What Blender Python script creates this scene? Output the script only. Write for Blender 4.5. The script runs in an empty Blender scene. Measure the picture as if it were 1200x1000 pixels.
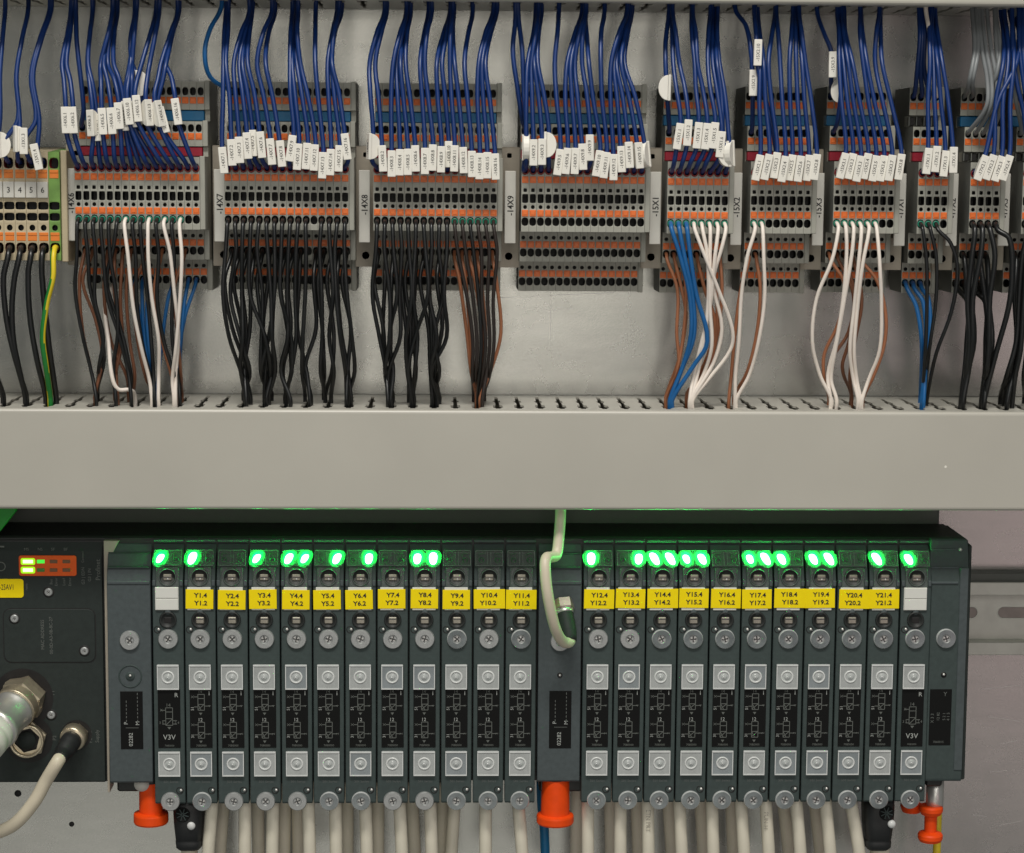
import bpy, bmesh, math, random
from mathutils import Vector, Matrix
random.seed(7)
S = bpy.context.scene
COL = S.collection
PI = math.pi

# ------------------------------------------------------------------ camera
# Plan units: 1 unit = 0.4 mm.  x to the right, d out of the mounting plate, w downwards.
U = 0.0004
DIST = 2450.0                       # camera to plate
F = 2471.06
YAW, PIT, ROL = 0.03548569, -0.1222461, -0.00769814
def cam_rot():
    cy, sy, cp, sp, cr, sr = math.cos(YAW), math.sin(YAW), math.cos(PIT), math.sin(PIT), math.cos(ROL), math.sin(ROL)
    a = Matrix(((cy, 0, sy), (0, 1, 0), (-sy, 0, cy)))
    b = Matrix(((1, 0, 0), (0, cp, -sp), (0, sp, cp)))
    c = Matrix(((cr, -sr, 0), (sr, cr, 0), (0, 0, 1)))
    return a @ b @ c
CR = cam_rot()
def P(u, v, d):
    """measured point of the photograph at height d above the plate -> plan units (x, d, w)"""
    r = CR @ Vector(((u - 600) / F, (v - 500) / F, 1.0))
    k = (DIST - d) / r.z
    return Vector((r.x * k, d, r.y * k))
def W3(p):                          # plan units -> metres
    return Vector((p[0] * U, -p[1] * U, -p[2] * U))
def m3(v): return Vector((v[0], v[2], -v[1]))
cd = bpy.data.cameras.new('camera'); cam = bpy.data.objects.new('camera', cd); COL.objects.link(cam)
rt, up, bk = m3(CR.col[0]), -m3(CR.col[1]), -m3(CR.col[2])
M = Matrix((rt, up, bk)).transposed().to_4x4()
M.translation = Vector((0, -DIST * U, 0))
cam.matrix_world = M
cd.sensor_width = 36; cd.lens = F / 1200 * 36; cd.clip_start = 0.01; cd.clip_end = 50
S.camera = cam

# ------------------------------------------------------------------ light
w = bpy.data.worlds.new('World'); S.world = w; w.use_nodes = True
w.node_tree.nodes['Background'].inputs[0].default_value = (0.96, 1.0, 0.96, 1)
w.node_tree.nodes['Background'].inputs[1].default_value = 0.15
def area(name, loc, target, sx, sy, power, color):
    l = bpy.data.lights.new(name, 'AREA'); l.shape = 'RECTANGLE'; l.size = sx; l.size_y = sy
    l.energy = power; l.color = color
    o = bpy.data.objects.new(name, l); COL.objects.link(o); o.location = loc
    o.rotation_euler = (Vector(target) - Vector(loc)).to_track_quat('-Z', 'Y').to_euler()
    return o
area('ceiling_light', (-0.12, -0.95, 1.34), (0.0, 0, -0.1), 0.9, 0.24, 23, (1.0, 0.965, 0.90))
area('room_fill_light', (0.35, -2.2, 0.95), (0.0, 0, -0.1), 1.0, 0.7, 7.5, (1.0, 0.96, 0.90))  # fill added from the front, set high to stay out of the plate's reflection
area('plate_sheen_light', (0.0, -2.3, -0.05), (0.0, 0, -0.05), 0.66, 0.52, 2.9, (1.0, 0.95, 0.85))  # added lamp, not a window: puts the bright patch on the plate
area('side_tint_light', (1.05, -2.1, -0.45), (0.22, 0, -0.1), 0.62, 0.9, 1.4, (1.0, 0.72, 0.74))  # added pinkish lamp that tints the plate at the right
area('low_fill_light', (-0.15, -1.9, -0.98), (0.0, 0, -0.2), 1.3, 0.45, 1.5, (1.0, 0.97, 0.88))  # added low lamp, brightens the plate reflection under the valve bank
S.view_settings.view_transform = 'Standard'; S.view_settings.look = 'None'
S.view_settings.exposure = 0.0; S.view_settings.gamma = 1.0
S.cycles.max_bounces = 6; S.cycles.transparent_max_bounces = 12
S.cycles.use_denoising = True
try: S.cycles.denoiser = 'OPENIMAGEDENOISE'
except Exception: pass

# ------------------------------------------------------------------ materials
def srgb(r, g, b):
    f = lambda c: (c / 255 / 12.92) if c / 255 <= 0.04045 else ((c / 255 + 0.055) / 1.055) ** 2.4
    return (f(r), f(g), f(b))
def mat(name, col, rough=0.5, metal=0.0, var=0.08, nscale=250.0, bump=0.0, bscale=1500.0, spec=0.5, emit=None, es=0.0, clear=0.0):
    m = bpy.data.materials.new(name); m.use_nodes = True
    nt = m.node_tree; N = nt.nodes; L = nt.links
    b = N['Principled BSDF']
    b.inputs['Roughness'].default_value = rough; b.inputs['Metallic'].default_value = metal
    b.inputs['Specular IOR Level'].default_value = spec
    tc = N.new('ShaderNodeTexCoord')
    if var:
        n = N.new('ShaderNodeTexNoise'); n.inputs['Scale'].default_value = nscale; n.inputs['Detail'].default_value = 5
        L.new(tc.outputs['Object'], n.inputs['Vector'])
        r = N.new('ShaderNodeValToRGB')
        r.color_ramp.elements[0].position = 0.3; r.color_ramp.elements[1].position = 0.7
        r.color_ramp.elements[0].color = tuple(c * (1 - var) for c in col) + (1,)
        r.color_ramp.elements[1].color = tuple(min(1, c * (1 + var)) for c in col) + (1,)
        L.new(n.outputs['Fac'], r.inputs[0]); L.new(r.outputs[0], b.inputs['Base Color'])
        mr = N.new('ShaderNodeMapRange'); mr.inputs['To Min'].default_value = max(0, rough - 0.07); mr.inputs['To Max'].default_value = min(1, rough + 0.07)
        L.new(n.outputs['Fac'], mr.inputs['Value']); L.new(mr.outputs[0], b.inputs['Roughness'])
    else:
        b.inputs['Base Color'].default_value = (*col, 1)
    if bump:
        n2 = N.new('ShaderNodeTexNoise'); n2.inputs['Scale'].default_value = bscale; n2.inputs['Detail'].default_value = 3
        L.new(tc.outputs['Object'], n2.inputs['Vector'])
        bp = N.new('ShaderNodeBump'); bp.inputs['Strength'].default_value = bump; bp.inputs['Distance'].default_value = 0.0002
        L.new(n2.outputs['Fac'], bp.inputs['Height']); L.new(bp.outputs[0], b.inputs['Normal'])
    if emit:
        b.inputs['Emission Color'].default_value = (*emit, 1); b.inputs['Emission Strength'].default_value = es
    if clear:
        t = N.new('ShaderNodeBsdfTransparent'); mx = N.new('ShaderNodeMixShader'); mx.inputs[0].default_value = clear
        t.inputs[0].default_value = (0.93, 0.96, 0.95, 1)
        L.new(b.outputs[0], mx.inputs[1]); L.new(t.outputs[0], mx.inputs[2]); L.new(mx.outputs[0], N['Material Output'].inputs['Surface'])
    return m

def plate_material():
    m = bpy.data.materials.new('galvanised_sheet'); m.use_nodes = True
    nt = m.node_tree; N = nt.nodes; L = nt.links; b = N['Principled BSDF']
    tc = N.new('ShaderNodeTexCoord')
    mp = N.new('ShaderNodeMapping'); mp.inputs['Scale'].default_value = (9, 9, 42)
    L.new(tc.outputs['Object'], mp.inputs[0])
    n1 = N.new('ShaderNodeTexNoise'); n1.inputs['Scale'].default_value = 3; n1.inputs['Detail'].default_value = 8; n1.inputs['Roughness'].default_value = 0.65
    L.new(mp.outputs[0], n1.inputs['Vector'])
    n2 = N.new('ShaderNodeTexNoise'); n2.inputs['Scale'].default_value = 34; n2.inputs['Detail'].default_value = 6; n2.inputs['Roughness'].default_value = 0.6
    L.new(tc.outputs['Object'], n2.inputs['Vector'])
    n3 = N.new('ShaderNodeTexNoise'); n3.inputs['Scale'].default_value = 1100; n3.inputs['Detail'].default_value = 2
    L.new(tc.outputs['Object'], n3.inputs['Vector'])
    a = N.new('ShaderNodeMath'); a.operation = 'ADD'; L.new(n1.outputs['Fac'], a.inputs[0]); L.new(n2.outputs['Fac'], a.inputs[1])
    a2 = N.new('ShaderNodeMath'); a2.operation = 'MULTIPLY_ADD'; a2.inputs[1].default_value = 0.7; L.new(n3.outputs['Fac'], a2.inputs[0]); L.new(a.outputs[0], a2.inputs[2])
    r = N.new('ShaderNodeValToRGB'); r.color_ramp.elements[0].position = 0.80; r.color_ramp.elements[1].position = 1.5
    r.color_ramp.elements[0].color = (0.385, 0.39, 0.365, 1); r.color_ramp.elements[1].color = (0.475, 0.47, 0.445, 1)
    dv = N.new('ShaderNodeMath'); dv.operation = 'MULTIPLY'; dv.inputs[1].default_value = 0.64
    L.new(a2.outputs[0], dv.inputs[0]); r.color_ramp.elements[0].position = 0.55; r.color_ramp.elements[1].position = 1.0
    L.new(dv.outputs[0], r.inputs[0]); L.new(r.outputs[0], b.inputs['Base Color'])
    b.inputs['Metallic'].default_value = 0.86
    mr = N.new('ShaderNodeMapRange'); mr.inputs['To Min'].default_value = 0.2; mr.inputs['To Max'].default_value = 0.34
    L.new(n2.outputs['Fac'], mr.inputs['Value']); L.new(mr.outputs[0], b.inputs['Roughness'])
    bp = N.new('ShaderNodeBump'); bp.inputs['Strength'].default_value = 0.10; bp.inputs['Distance'].default_value = 0.0002
    L.new(n3.outputs['Fac'], bp.inputs['Height']); L.new(bp.outputs[0], b.inputs['Normal'])
    return m

def led_window_material():
    m = bpy.data.materials.new('clear_window'); m.use_nodes = True
    nt = m.node_tree; N = nt.nodes; L = nt.links; b = N['Principled BSDF']
    b.inputs['Base Color'].default_value = (0.50, 0.52, 0.50, 1); b.inputs['Roughness'].default_value = 0.15
    tl = N.new('ShaderNodeBsdfTranslucent'); tl.inputs[0].default_value = (0.8, 0.85, 0.8, 1)
    tr = N.new('ShaderNodeBsdfTransparent')
    m1 = N.new('ShaderNodeMixShader'); m1.inputs[0].default_value = 0.62
    m2 = N.new('ShaderNodeMixShader'); m2.inputs[0].default_value = 0.72
    L.new(b.outputs[0], m1.inputs[1]); L.new(tl.outputs[0], m1.inputs[2])
    L.new(m1.outputs[0], m2.inputs[1]); L.new(tr.outputs[0], m2.inputs[2])
    L.new(m2.outputs[0], N['Material Output'].inputs['Surface'])
    return m

MT = {
 'plate': plate_material(),
 'duct': mat('duct_plastic', srgb(184, 181, 171), 0.38, var=0.05, nscale=14, bump=0.10, bscale=900),
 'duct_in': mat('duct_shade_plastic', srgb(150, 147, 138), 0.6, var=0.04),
 'term': mat('terminal_grey', srgb(158, 158, 148), 0.45, var=0.04, nscale=300, bump=0.06),
 'term_side': mat('terminal_side_grey', srgb(104, 106, 102), 0.55, var=0.05),  # darker side grey: dark covers, and shade on the sides put into it
 'hole': mat('socket_black', (0.008, 0.007, 0.007), 0.6, var=0.2),
 'redhole': mat('socket_red', srgb(128, 36, 36), 0.45, var=0.15),
 'greenring': mat('ferrule_green', srgb(30, 130, 105), 0.35, var=0.1),
 'orange': mat('button_orange', srgb(228, 112, 44), 0.38, var=0.06, nscale=400),
 'orange_b': mat('button_amber', srgb(228, 128, 50), 0.4, var=0.06, nscale=400),
 'blue_strip': mat('bridge_blue', srgb(12, 96, 140), 0.4, var=0.06),
 'red_strip': mat('bridge_red', srgb(146, 20, 44), 0.4, var=0.06),
 'beige': mat('bracket_beige', srgb(172, 163, 148), 0.5, var=0.04, bump=0.05),
 'card': mat('label_card', srgb(206, 204, 196), 0.5, var=0.03, nscale=200),
 'tag': mat('tag_white', srgb(236, 233, 224), 0.4, var=0.02),
 'tbeige': mat('terminal_beige', srgb(190, 176, 146), 0.45, var=0.05),
 'tgreen': mat('terminal_green', srgb(112, 152, 74), 0.45, var=0.24, nscale=110),
 'ink': mat('ink_black', (0.012, 0.012, 0.013), 0.6, var=0.0),
 'ink_grey': mat('ink_grey', srgb(92, 92, 90), 0.6, var=0.0),
 'w_blue': mat('wire_blue', srgb(12, 48, 108), 0.38, var=0.14, nscale=60),
 'w_lblue': mat('wire_light_blue', srgb(24, 98, 160), 0.38, var=0.10, nscale=60),
 'w_black': mat('wire_black', srgb(22, 24, 25), 0.34, var=0.18, nscale=80),
 'w_white': mat('wire_white', srgb(242, 232, 222), 0.42, var=0.05, nscale=60),
 'w_brown': mat('wire_brown', srgb(120, 76, 52), 0.42, var=0.12, nscale=60),
 'w_copper': mat('wire_copper_brown', srgb(164, 106, 74), 0.4, var=0.12, nscale=60),
 'w_grey': mat('wire_grey', srgb(126, 130, 132), 0.42, var=0.08, nscale=60),
 'w_dbrown': mat('wire_dark_brown', srgb(44, 37, 34), 0.42, var=0.12, nscale=60),
 'mod': mat('module_grey', srgb(63, 74, 73), 0.62, spec=0.3, var=0.10, nscale=500, bump=0.22, bscale=2600),
 'mod_l': mat('module_light_grey', srgb(76, 84, 86), 0.62, spec=0.3, var=0.10, nscale=500, bump=0.22, bscale=2600),
 'mod_d': mat('module_dark', srgb(42, 49, 47), 0.62, spec=0.3, var=0.12, nscale=400, bump=0.22, bscale=2600),
 'mod_k': mat('module_black', srgb(30, 33, 32), 0.5, var=0.12, nscale=400),
 'black': mat('black_print', srgb(12, 13, 13), 0.6, var=0.1, spec=0.2),
 'print': mat('print_white', srgb(170, 174, 170), 0.6, var=0.0),
 'print_d': mat('print_dim', srgb(98, 102, 98), 0.6, var=0.0),
 'print_k': mat('print_dark_grey', srgb(96, 101, 99), 0.6, var=0.0),
 'metal': mat('zinc_metal', (0.40, 0.41, 0.41), 0.42, metal=0.55, var=0.10, nscale=500),
 'metal_d': mat('recess_metal', (0.10, 0.10, 0.10), 0.35, metal=0.8, var=0.1),
 'steel': mat('bright_steel', (0.70, 0.685, 0.66), 0.36, metal=0.75, var=0.06, nscale=200),
 'brass': mat('nickel_brass', (0.66, 0.57, 0.42), 0.32, metal=0.8, var=0.10, nscale=300),
 'slot_metal': mat('slot_brass', (0.36, 0.33, 0.28), 0.34, metal=0.7, var=0.1),
 'clear': mat('clear_plastic', srgb(206, 210, 209), 0.14, var=0.18, nscale=120, clear=0.36),
 'clear_rim': mat('clear_plastic_edge', srgb(232, 234, 233), 0.2, var=0.05, clear=0.15),
 'yellow': mat('label_yellow', srgb(252, 224, 8), 0.6, spec=0.2, var=0.03),
 'white': mat('label_white', srgb(222, 222, 216), 0.5, var=0.02),
 'led': mat('led_lit', (0.3, 0.9, 0.4), 0.3, var=0, emit=(0.45, 1.0, 0.55), es=5.0),
 'led_lens': mat('led_lens', (0.02, 0.5, 0.15), 0.3, var=0, emit=(0.0, 1.0, 0.12), es=0.8),
 'led_halo': mat('led_halo', (0.02, 0.3, 0.1), 0.3, var=0, emit=(0.0, 1.0, 0.09), es=0.40),
 'halo_yg': mat('halo_yellow_green', (0.3, 0.6, 0.02), 0.3, var=0, emit=(0.42, 1.0, 0.0), es=0.75),
 'led_b': mat('led_bus', (0.4, 0.8, 0.2), 0.3, var=0, emit=(0.9, 1.0, 0.55), es=1.5),
 'nut': mat('nut_metal', (0.40, 0.34, 0.29), 0.36, metal=0.6, var=0.15, nscale=300),
 'led_s': mat('led_lit_small', (0.1, 0.6, 0.1), 0.3, var=0, emit=(0.05, 1.0, 0.05), es=0.7),
 'led_off': mat('led_unlit', srgb(34, 82, 50), 0.3, var=0.1),
 'led_win': led_window_material(),
 'lp_orange': mat('lamp_panel_orange', srgb(238, 98, 34), 0.45, spec=0.25, var=0.05),
 'lp_dim': mat('lamp_window_dim', srgb(120, 84, 54), 0.35, var=0.05),
 'lp_g': mat('lamp_window_green', srgb(70, 130, 50), 0.35, var=0.05),
 'plug': mat('plug_orange', srgb(242, 78, 16), 0.5, spec=0.25, var=0.05, nscale=300),
 'cable': mat('cable_cream', srgb(212, 202, 180), 0.45, var=0.05, nscale=80),
 'hose': mat('hose_white', srgb(228, 222, 204), 0.35, var=0.05, nscale=60),
 'hose_d': mat('hose_ivory', srgb(222, 214, 196), 0.4, var=0.05, nscale=60),
 'hose_b': mat('hose_blue', srgb(6, 104, 152), 0.35, var=0.05),
 'fit': mat('fitting_black', srgb(32, 34, 35), 0.5, var=0.1, bump=0.1),
 'rail': mat('rail_zinc', (0.55, 0.55, 0.50), 0.4, metal=0.3, var=0.08, nscale=120),
 'metal_c': mat('clear_disc', srgb(122, 128, 130), 0.2, metal=0.25, var=0.2, nscale=300),
 'metal_r': mat('disc_rim', srgb(206, 208, 208), 0.3, metal=0.3, var=0.05),
 'dim_edge': mat('window_edge', srgb(92, 104, 98), 0.25, var=0.1),
 'clear2': mat('clear_plastic_dark', srgb(172, 180, 184), 0.12, var=0.22, nscale=90, clear=0.42),
 'ink_hose': mat('ink_hose', srgb(168, 162, 148), 0.6, var=0.0),
 'scratch': mat('scratch_metal', (0.62, 0.61, 0.59), 0.4, metal=0.8, var=0.1),
 'slot_back': mat('slot_backing', srgb(146, 134, 130), 0.6, var=0.1),  # tone of the sheet seen through the rail slot
 'green': mat('green_plastic', srgb(20, 150, 40), 0.4, var=0.08),
}
def yg_material():
    m = mat('wire_yellow_green', srgb(222, 200, 40), 0.42, var=0.0)
    N = m.node_tree.nodes; L = m.node_tree.links
    tc = N.new('ShaderNodeUVMap') if False else N.new('ShaderNodeTexCoord')
    sp = N.new('ShaderNodeAttribute'); sp.attribute_name = 'stripe'
    r = N.new('ShaderNodeValToRGB'); r.color_ramp.interpolation = 'CONSTANT'
    r.color_ramp.elements[0].color = (*srgb(226, 202, 40), 1); r.color_ramp.elements[1].color = (*srgb(30, 128, 52), 1)
    r.color_ramp.elements[1].position = 0.5
    L.new(sp.outputs['Fac'], r.inputs[0]); L.new(r.outputs[0], N['Principled BSDF'].inputs['Base Color'])
    return m
MT['w_yg'] = yg_material()

# ------------------------------------------------------------------ mesh builder (plan units -> metres)
class MB:
    def __init__(s, k=1.0):
        s.bm = bmesh.new(); s.k = k; s.mats = []; s.mi = 0; s.o = (0, 0, 0)
    def use(s, key):
        if key not in s.mats: s.mats.append(key)
        s.mi = s.mats.index(key); return s
    def v(s, x, d, w):
        return s.bm.verts.new(((x * s.k + s.o[0]) * U, -(d + s.o[1]) * U, -(w * s.k + s.o[2]) * U))
    def f(s, vs, smooth=False):
        try:
            f = s.bm.faces.new(vs); f.material_index = s.mi; f.smooth = smooth; return f
        except ValueError: return None
    def box(s, x0, x1, d0, d1, w0, w1, bev=0.0, seg=1):
        a = [s.v(x, d, w) for x in (x0, x1) for d in (d0, d1) for w in (w0, w1)]
        fs = [s.f([a[i] for i in q]) for q in ((0, 1, 3, 2), (4, 6, 7, 5), (0, 4, 5, 1), (2, 3, 7, 6), (0, 2, 6, 4), (1, 5, 7, 3))]
        if bev:
            es = list({e for f in fs for e in f.edges})
            r = bmesh.ops.bevel(s.bm, geom=es, offset=bev * U, segments=seg, affect='EDGES', profile=0.5)
            for f in r['faces']: f.material_index = s.mi; f.smooth = seg > 1
        return s
    def prism_x(s, prof, x0, x1, bev=0.0):      # profile of (d, w) run along x
        A = [s.v(x0, d, w) for d, w in prof]; B = [s.v(x1, d, w) for d, w in prof]
        n = len(prof); fs = [s.f(A), s.f(B[::-1])]
        for i in range(n): fs.append(s.f([A[i], A[(i + 1) % n], B[(i + 1) % n], B[i]]))
        if bev:
            es = list({e for f in fs if f for e in f.edges})
            r = bmesh.ops.bevel(s.bm, geom=es, offset=bev * U, segments=1, affect='EDGES')
            for f in r['faces']: f.material_index = s.mi
        return s
    def prism_d(s, poly, d0, d1, bev=0.0):      # outline of (x, w) run along d
        A = [s.v(x, d0, w) for x, w in poly]; B = [s.v(x, d1, w) for x, w in poly]
        n = len(poly); fs = [s.f(A[::-1]), s.f(B)]
        for i in range(n): fs.append(s.f([A[(i + 1) % n], A[i], B[i], B[(i + 1) % n]]))
        if bev and fs[1]:
            r = bmesh.ops.bevel(s.bm, geom=list(fs[1].edges), offset=bev * U, segments=1, affect='EDGES')
            for f in r['faces']: f.material_index = s.mi
        return s
    def lathe(s, x, w, prof, n=24, ax='d', smooth=True):   # prof of (r, t): t along d (or w)
        rings = []
        for r, t in prof:
            if r <= 1e-6:
                rings.append([s.v(x, t, w)] if ax == 'd' else [s.v(x, w, t)])
            else:
                if ax == 'd': rings.append([s.v(x + r * math.cos(2 * PI * i / n), t, w + r * math.sin(2 * PI * i / n)) for i in range(n)])
                else: rings.append([s.v(x + r * math.cos(2 * PI * i / n), w + r * math.sin(2 * PI * i / n) * s.k, t) for i in range(n)])
        for a, b in zip(rings, rings[1:]):
            for i in range(n):
                j = (i + 1) % n
                if len(a) == 1 and len(b) == 1: continue
                if len(a) == 1: s.f([a[0], b[i], b[j]], smooth)
                elif len(b) == 1: s.f([a[i], a[j], b[0]], smooth)
                else: s.f([a[i], a[j], b[j], b[i]], smooth)
        return s
    def torus(s, x, w, d, R, r, n=24, m=8):
        prof = [(R + r * math.cos(2 * PI * i / m), d + r * math.sin(2 * PI * i / m)) for i in range(m)]
        return s.lathe(x, w, prof + prof[:1], n)
    def bar(s, x0, w0, x1, w1, t, d0, d1):      # straight printed line
        v = Vector((x1 - x0, w1 - w0)); v.normalize(); q = Vector((-v.y, v.x)) * t / 2
        return s.prism_d([(x0 + q.x, w0 + q.y), (x1 + q.x, w1 + q.y), (x1 - q.x, w1 - q.y), (x0 - q.x, w0 - q.y)], d0, d1)
    def tube(s, pts, r, n=8, per=5, caps=True, stripe=False):     # pts are (x, d, w) in plan units
        P_ = [Vector(p) for p in pts]; C = []
        for i in range(len(P_) - 1):
            p0 = P_[max(0, i - 1)]; p1 = P_[i]; p2 = P_[i + 1]; p3 = P_[min(len(P_) - 1, i + 2)]
            # centripetal-like: limit tangents
            L = (p2 - p1).length
            t1 = (p2 - p0); t1 = t1.normalized() * L if t1.length > 1e-6 else t1
            t2 = (p3 - p1); t2 = t2.normalized() * L if t2.length > 1e-6 else t2
            m = per if L > 12 else 3
            for j in range(m):
                t = j / m
                C.append((2 * t**3 - 3 * t**2 + 1) * p1 + (t**3 - 2 * t**2 + t) * t1 + (-2 * t**3 + 3 * t**2) * p2 + (t**3 - t**2) * t2)
        C.append(P_[-1])
        T = [(C[min(i + 1, len(C) - 1)] - C[max(i - 1, 0)]).normalized() for i in range(len(C))]
        nrm = T[0].orthogonal().normalized(); rings = []
        run = 0.0; lay = s.bm.verts.layers.float.get('stripe') or (s.bm.verts.layers.float.new('stripe') if stripe else None)
        for i, c in enumerate(C):
            if i: nrm = (nrm - T[i] * nrm.dot(T[i])).normalized(); run += (C[i] - C[i - 1]).length
            bi = T[i].cross(nrm); ring = []
            for k in range(n):
                a = 2 * PI * k / n; p = c + (nrm * math.cos(a) + bi * math.sin(a)) * r
                vv = s.bm.verts.new(((p[0] + s.o[0]) * U, -(p[1] + s.o[1]) * U, -(p[2] + s.o[2]) * U))
                if stripe: vv[lay] = 1.0 if ((k / n + run / 420.0 + 0.46) % 1.0) < 0.40 else 0.0
                ring.append(vv)
            rings.append(ring)
        for a, b in zip(rings, rings[1:]):
            for k in range(n): s.f([a[k], a[(k + 1) % n], b[(k + 1) % n], b[k]], True)
        if caps: s.f(rings[0][::-1]); s.f(rings[-1])
        return s
    def band(s, x0, x1, w0, w1, d, hx, hw, depth, power=2.6, ring='hole', base=None):
        """front face with a real recess of half size hx, hw"""
        cx, cw = (x0 + x1) / 2, (w0 + w1) / 2; ax, aw = (x1 - x0) / 2, (w1 - w0) / 2
        ca = math.atan2(aw, ax)
        ang = sorted(set([2 * PI * i / 12 for i in range(12)] + [ca, PI - ca, PI + ca, 2 * PI - ca]))
        O, I, B = [], [], []
        for a in ang:
            c, q = math.cos(a), math.sin(a)
            t = min(ax / abs(c) if abs(c) > 1e-9 else 1e9, aw / abs(q) if abs(q) > 1e-9 else 1e9)
            e = (abs(c / hx) ** power + abs(q / hw) ** power) ** (-1 / power)
            O.append(s.v(cx + c * t, d, cw + q * t)); I.append(s.v(cx + c * e, d - 0.25, cw + q * e)); B.append(s.v(cx + c * e * 0.9, d - depth, cw + q * e * 0.9))
        n = len(ang); base = base or s.mats[s.mi]
        for i in range(n):
            j = (i + 1) % n
            s.use(base); s.f([O[i], O[j], I[j], I[i]])
            s.use(ring); s.f([I[i], I[j], B[j], B[i]])
        s.use('hole'); s.f(B); s.use(base)
        return s
    def mesh(s, name):
        bmesh.ops.recalc_face_normals(s.bm, faces=s.bm.faces)
        me = bpy.data.meshes.new(name); s.bm.to_mesh(me); s.bm.free()
        for k in s.mats: me.materials.append(MT[k])
        return me

def link(name, me, parent=None, loc=None):
    o = bpy.data.objects.new(name, me); COL.objects.link(o)
    if parent: o.parent = parent
    if loc is not None: o.location = loc
    return o
def tag(o, label, cat, group=None):
    o['label'] = label; o['category'] = cat
    if group: o['group'] = group
    return o
def thing(name, label, cat, loc, group=None):
    o = bpy.data.objects.new(name, None); COL.objects.link(o); o.location = loc; o.empty_display_size = 0.005
    return tag(o, label, cat, group)
def struct(o): o['kind'] = 'structure'; return o

TXT = {}
def text_mesh(body, h, mkey, rot=0.0, squeeze=1.0, bold=0.0):
    """flat lettering of cap height h (units), centred, facing the viewer"""
    key = (body, round(h, 3), mkey, rot, squeeze, bold)
    if key in TXT: return TXT[key]
    c = bpy.data.curves.new('lettering', 'FONT'); c.body = body; c.size = h / 0.70 * U; c.align_x = 'CENTER'; c.align_y = 'CENTER'
    c.resolution_u = 2; c.offset = bold * U; c.extrude = 0.06 * U; c.space_line = 1.15
    o = bpy.data.objects.new('lettering', c); COL.objects.link(o)
    dg = bpy.context.evaluated_depsgraph_get()
    me = bpy.data.meshes.new_from_object(o.evaluated_get(dg)); me.name = 'lettering'
    bpy.data.objects.remove(o); bpy.data.curves.remove(c)
    me.transform(Matrix.Scale(squeeze, 4, (1, 0, 0)))
    me.transform(Matrix.Rotation(rot, 4, 'Z')); me.transform(Matrix.Rotation(PI / 2, 4, 'X'))
    me.materials.clear(); me.materials.append(MT[mkey])
    TXT[key] = me; return me
def text(name, body, h, mkey, parent, off, rot=0.0, squeeze=1.0, bold=0.0):
    return link(name, text_mesh(body, h, mkey, rot, squeeze, bold), parent, W3(off))
ORD = ['first', 'second', 'third', 'fourth', 'fifth', 'sixth', 'seventh', 'eighth', 'ninth', 'tenth', 'eleventh', 'twelfth', 'thirteenth', 'fourteenth', 'fifteenth', 'sixteenth']

# ------------------------------------------------------------------ mounting plate
b = MB().use('plate'); b.box(-1500, 1700, -8, 0, -1100, 1600)
struct(link('mounting_plate', b.mesh('mounting_plate')))

# ------------------------------------------------------------------ wire ducts
DD = 181.0                                                     # duct depth
def slot_x(u, v, d): return P(u, v, d).x
def duct(name, label, w_slot, up_side, pitch, phase, w_far):
    """up_side: +1 the slotted face looks up (lower duct), -1 it looks down (upper duct)"""
    t = thing(name, label, 'cable duct', W3((0, 0, w_slot)))
    h = w_far - w_slot
    # cover: front plate with rounded lips folded over the slotted sides
    c = MB().use('duct'); r = 4.0; th = 4.0
    w0, w1 = -2.6 * up_side, h + 2.6 * up_side
    lo, hi = min(w0, w1), max(w0, w1)
    prof = [(DD - 16, lo), (DD - r, lo)] + [(DD - r + r * math.sin(a), lo + r - r * math.cos(a)) for a in (0.4, 0.8, 1.2)] + [(DD, lo + r)]
    prof += [(DD, hi - r)] + [(DD - r + r * math.cos(a), hi - r + r * math.sin(a)) for a in (0.4, 0.8, 1.2)] + [(DD - r, hi), (DD - 16, hi), (DD - 16, hi - 2.2), (DD - th, hi - 2.2), (DD - th, lo + 2.2), (DD - 16, lo + 2.2)]
    c.prism_x(prof, -1100, 1300)
    link('cover', c.mesh('cover'), t)
    # channel bottom, resting on the plate, and the blind side
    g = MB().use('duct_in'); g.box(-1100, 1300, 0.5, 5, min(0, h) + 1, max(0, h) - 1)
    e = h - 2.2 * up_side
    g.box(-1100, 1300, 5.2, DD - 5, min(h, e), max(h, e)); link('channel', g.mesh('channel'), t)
    # root strip of the slotted side and its fingers
    q = 2.2 * up_side
    k = MB().use('duct'); k.box(-1100, 1300, 5.2, 20, min(0, q), max(0, q)); link('root_strip', k.mesh('root_strip'), t)
    # finger outline (half pitch), narrow gaps that widen in lobes
    hp = pitch / 2
    def edge(sgn):
        return [(sgn * (hp - g_), d) for d, g_ in ((20, 0.0), (26, 0.2), (27, 2.0), (62, 2.0), (66, 4.0), (80, 4.0), (84, 2.0), (106, 2.2), (110, 5.4), (132, 5.4), (136, 2.8), (144, 2.8), (146, 6.6), (164, 6.6), (165.5, 2.4), (174, 2.4))]
    out = edge(-1) + edge(1)[::-1]
    fm = MB().use('duct')
    A = [fm.v(x, d, 0) for x, d in out]; B = [fm.v(x, d, q) for x, d in out]; n = len(out)
    fm.f(A); fm.f(B[::-1])
    for i in range(n): fm.f([A[i], A[(i + 1) % n], B[(i + 1) % n], B[i]])
    fmesh = fm.mesh('slot_finger')
    i0 = int((-760 - phase) / pitch); i1 = int((760 - phase) / pitch)
    for i in range(i0, i1 + 1):
        link('slot_finger', fmesh, t, W3((phase + (i + 0.5) * pitch, 0, 0)))
    return t
wl = P(600, 482, DD).w if False else P(600, 481, DD).z          # lower duct, top edge
wl_b = P(600, 598, DD).z
wu = P(600, 1.5, DD).z                                          # upper duct, bottom edge
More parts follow.
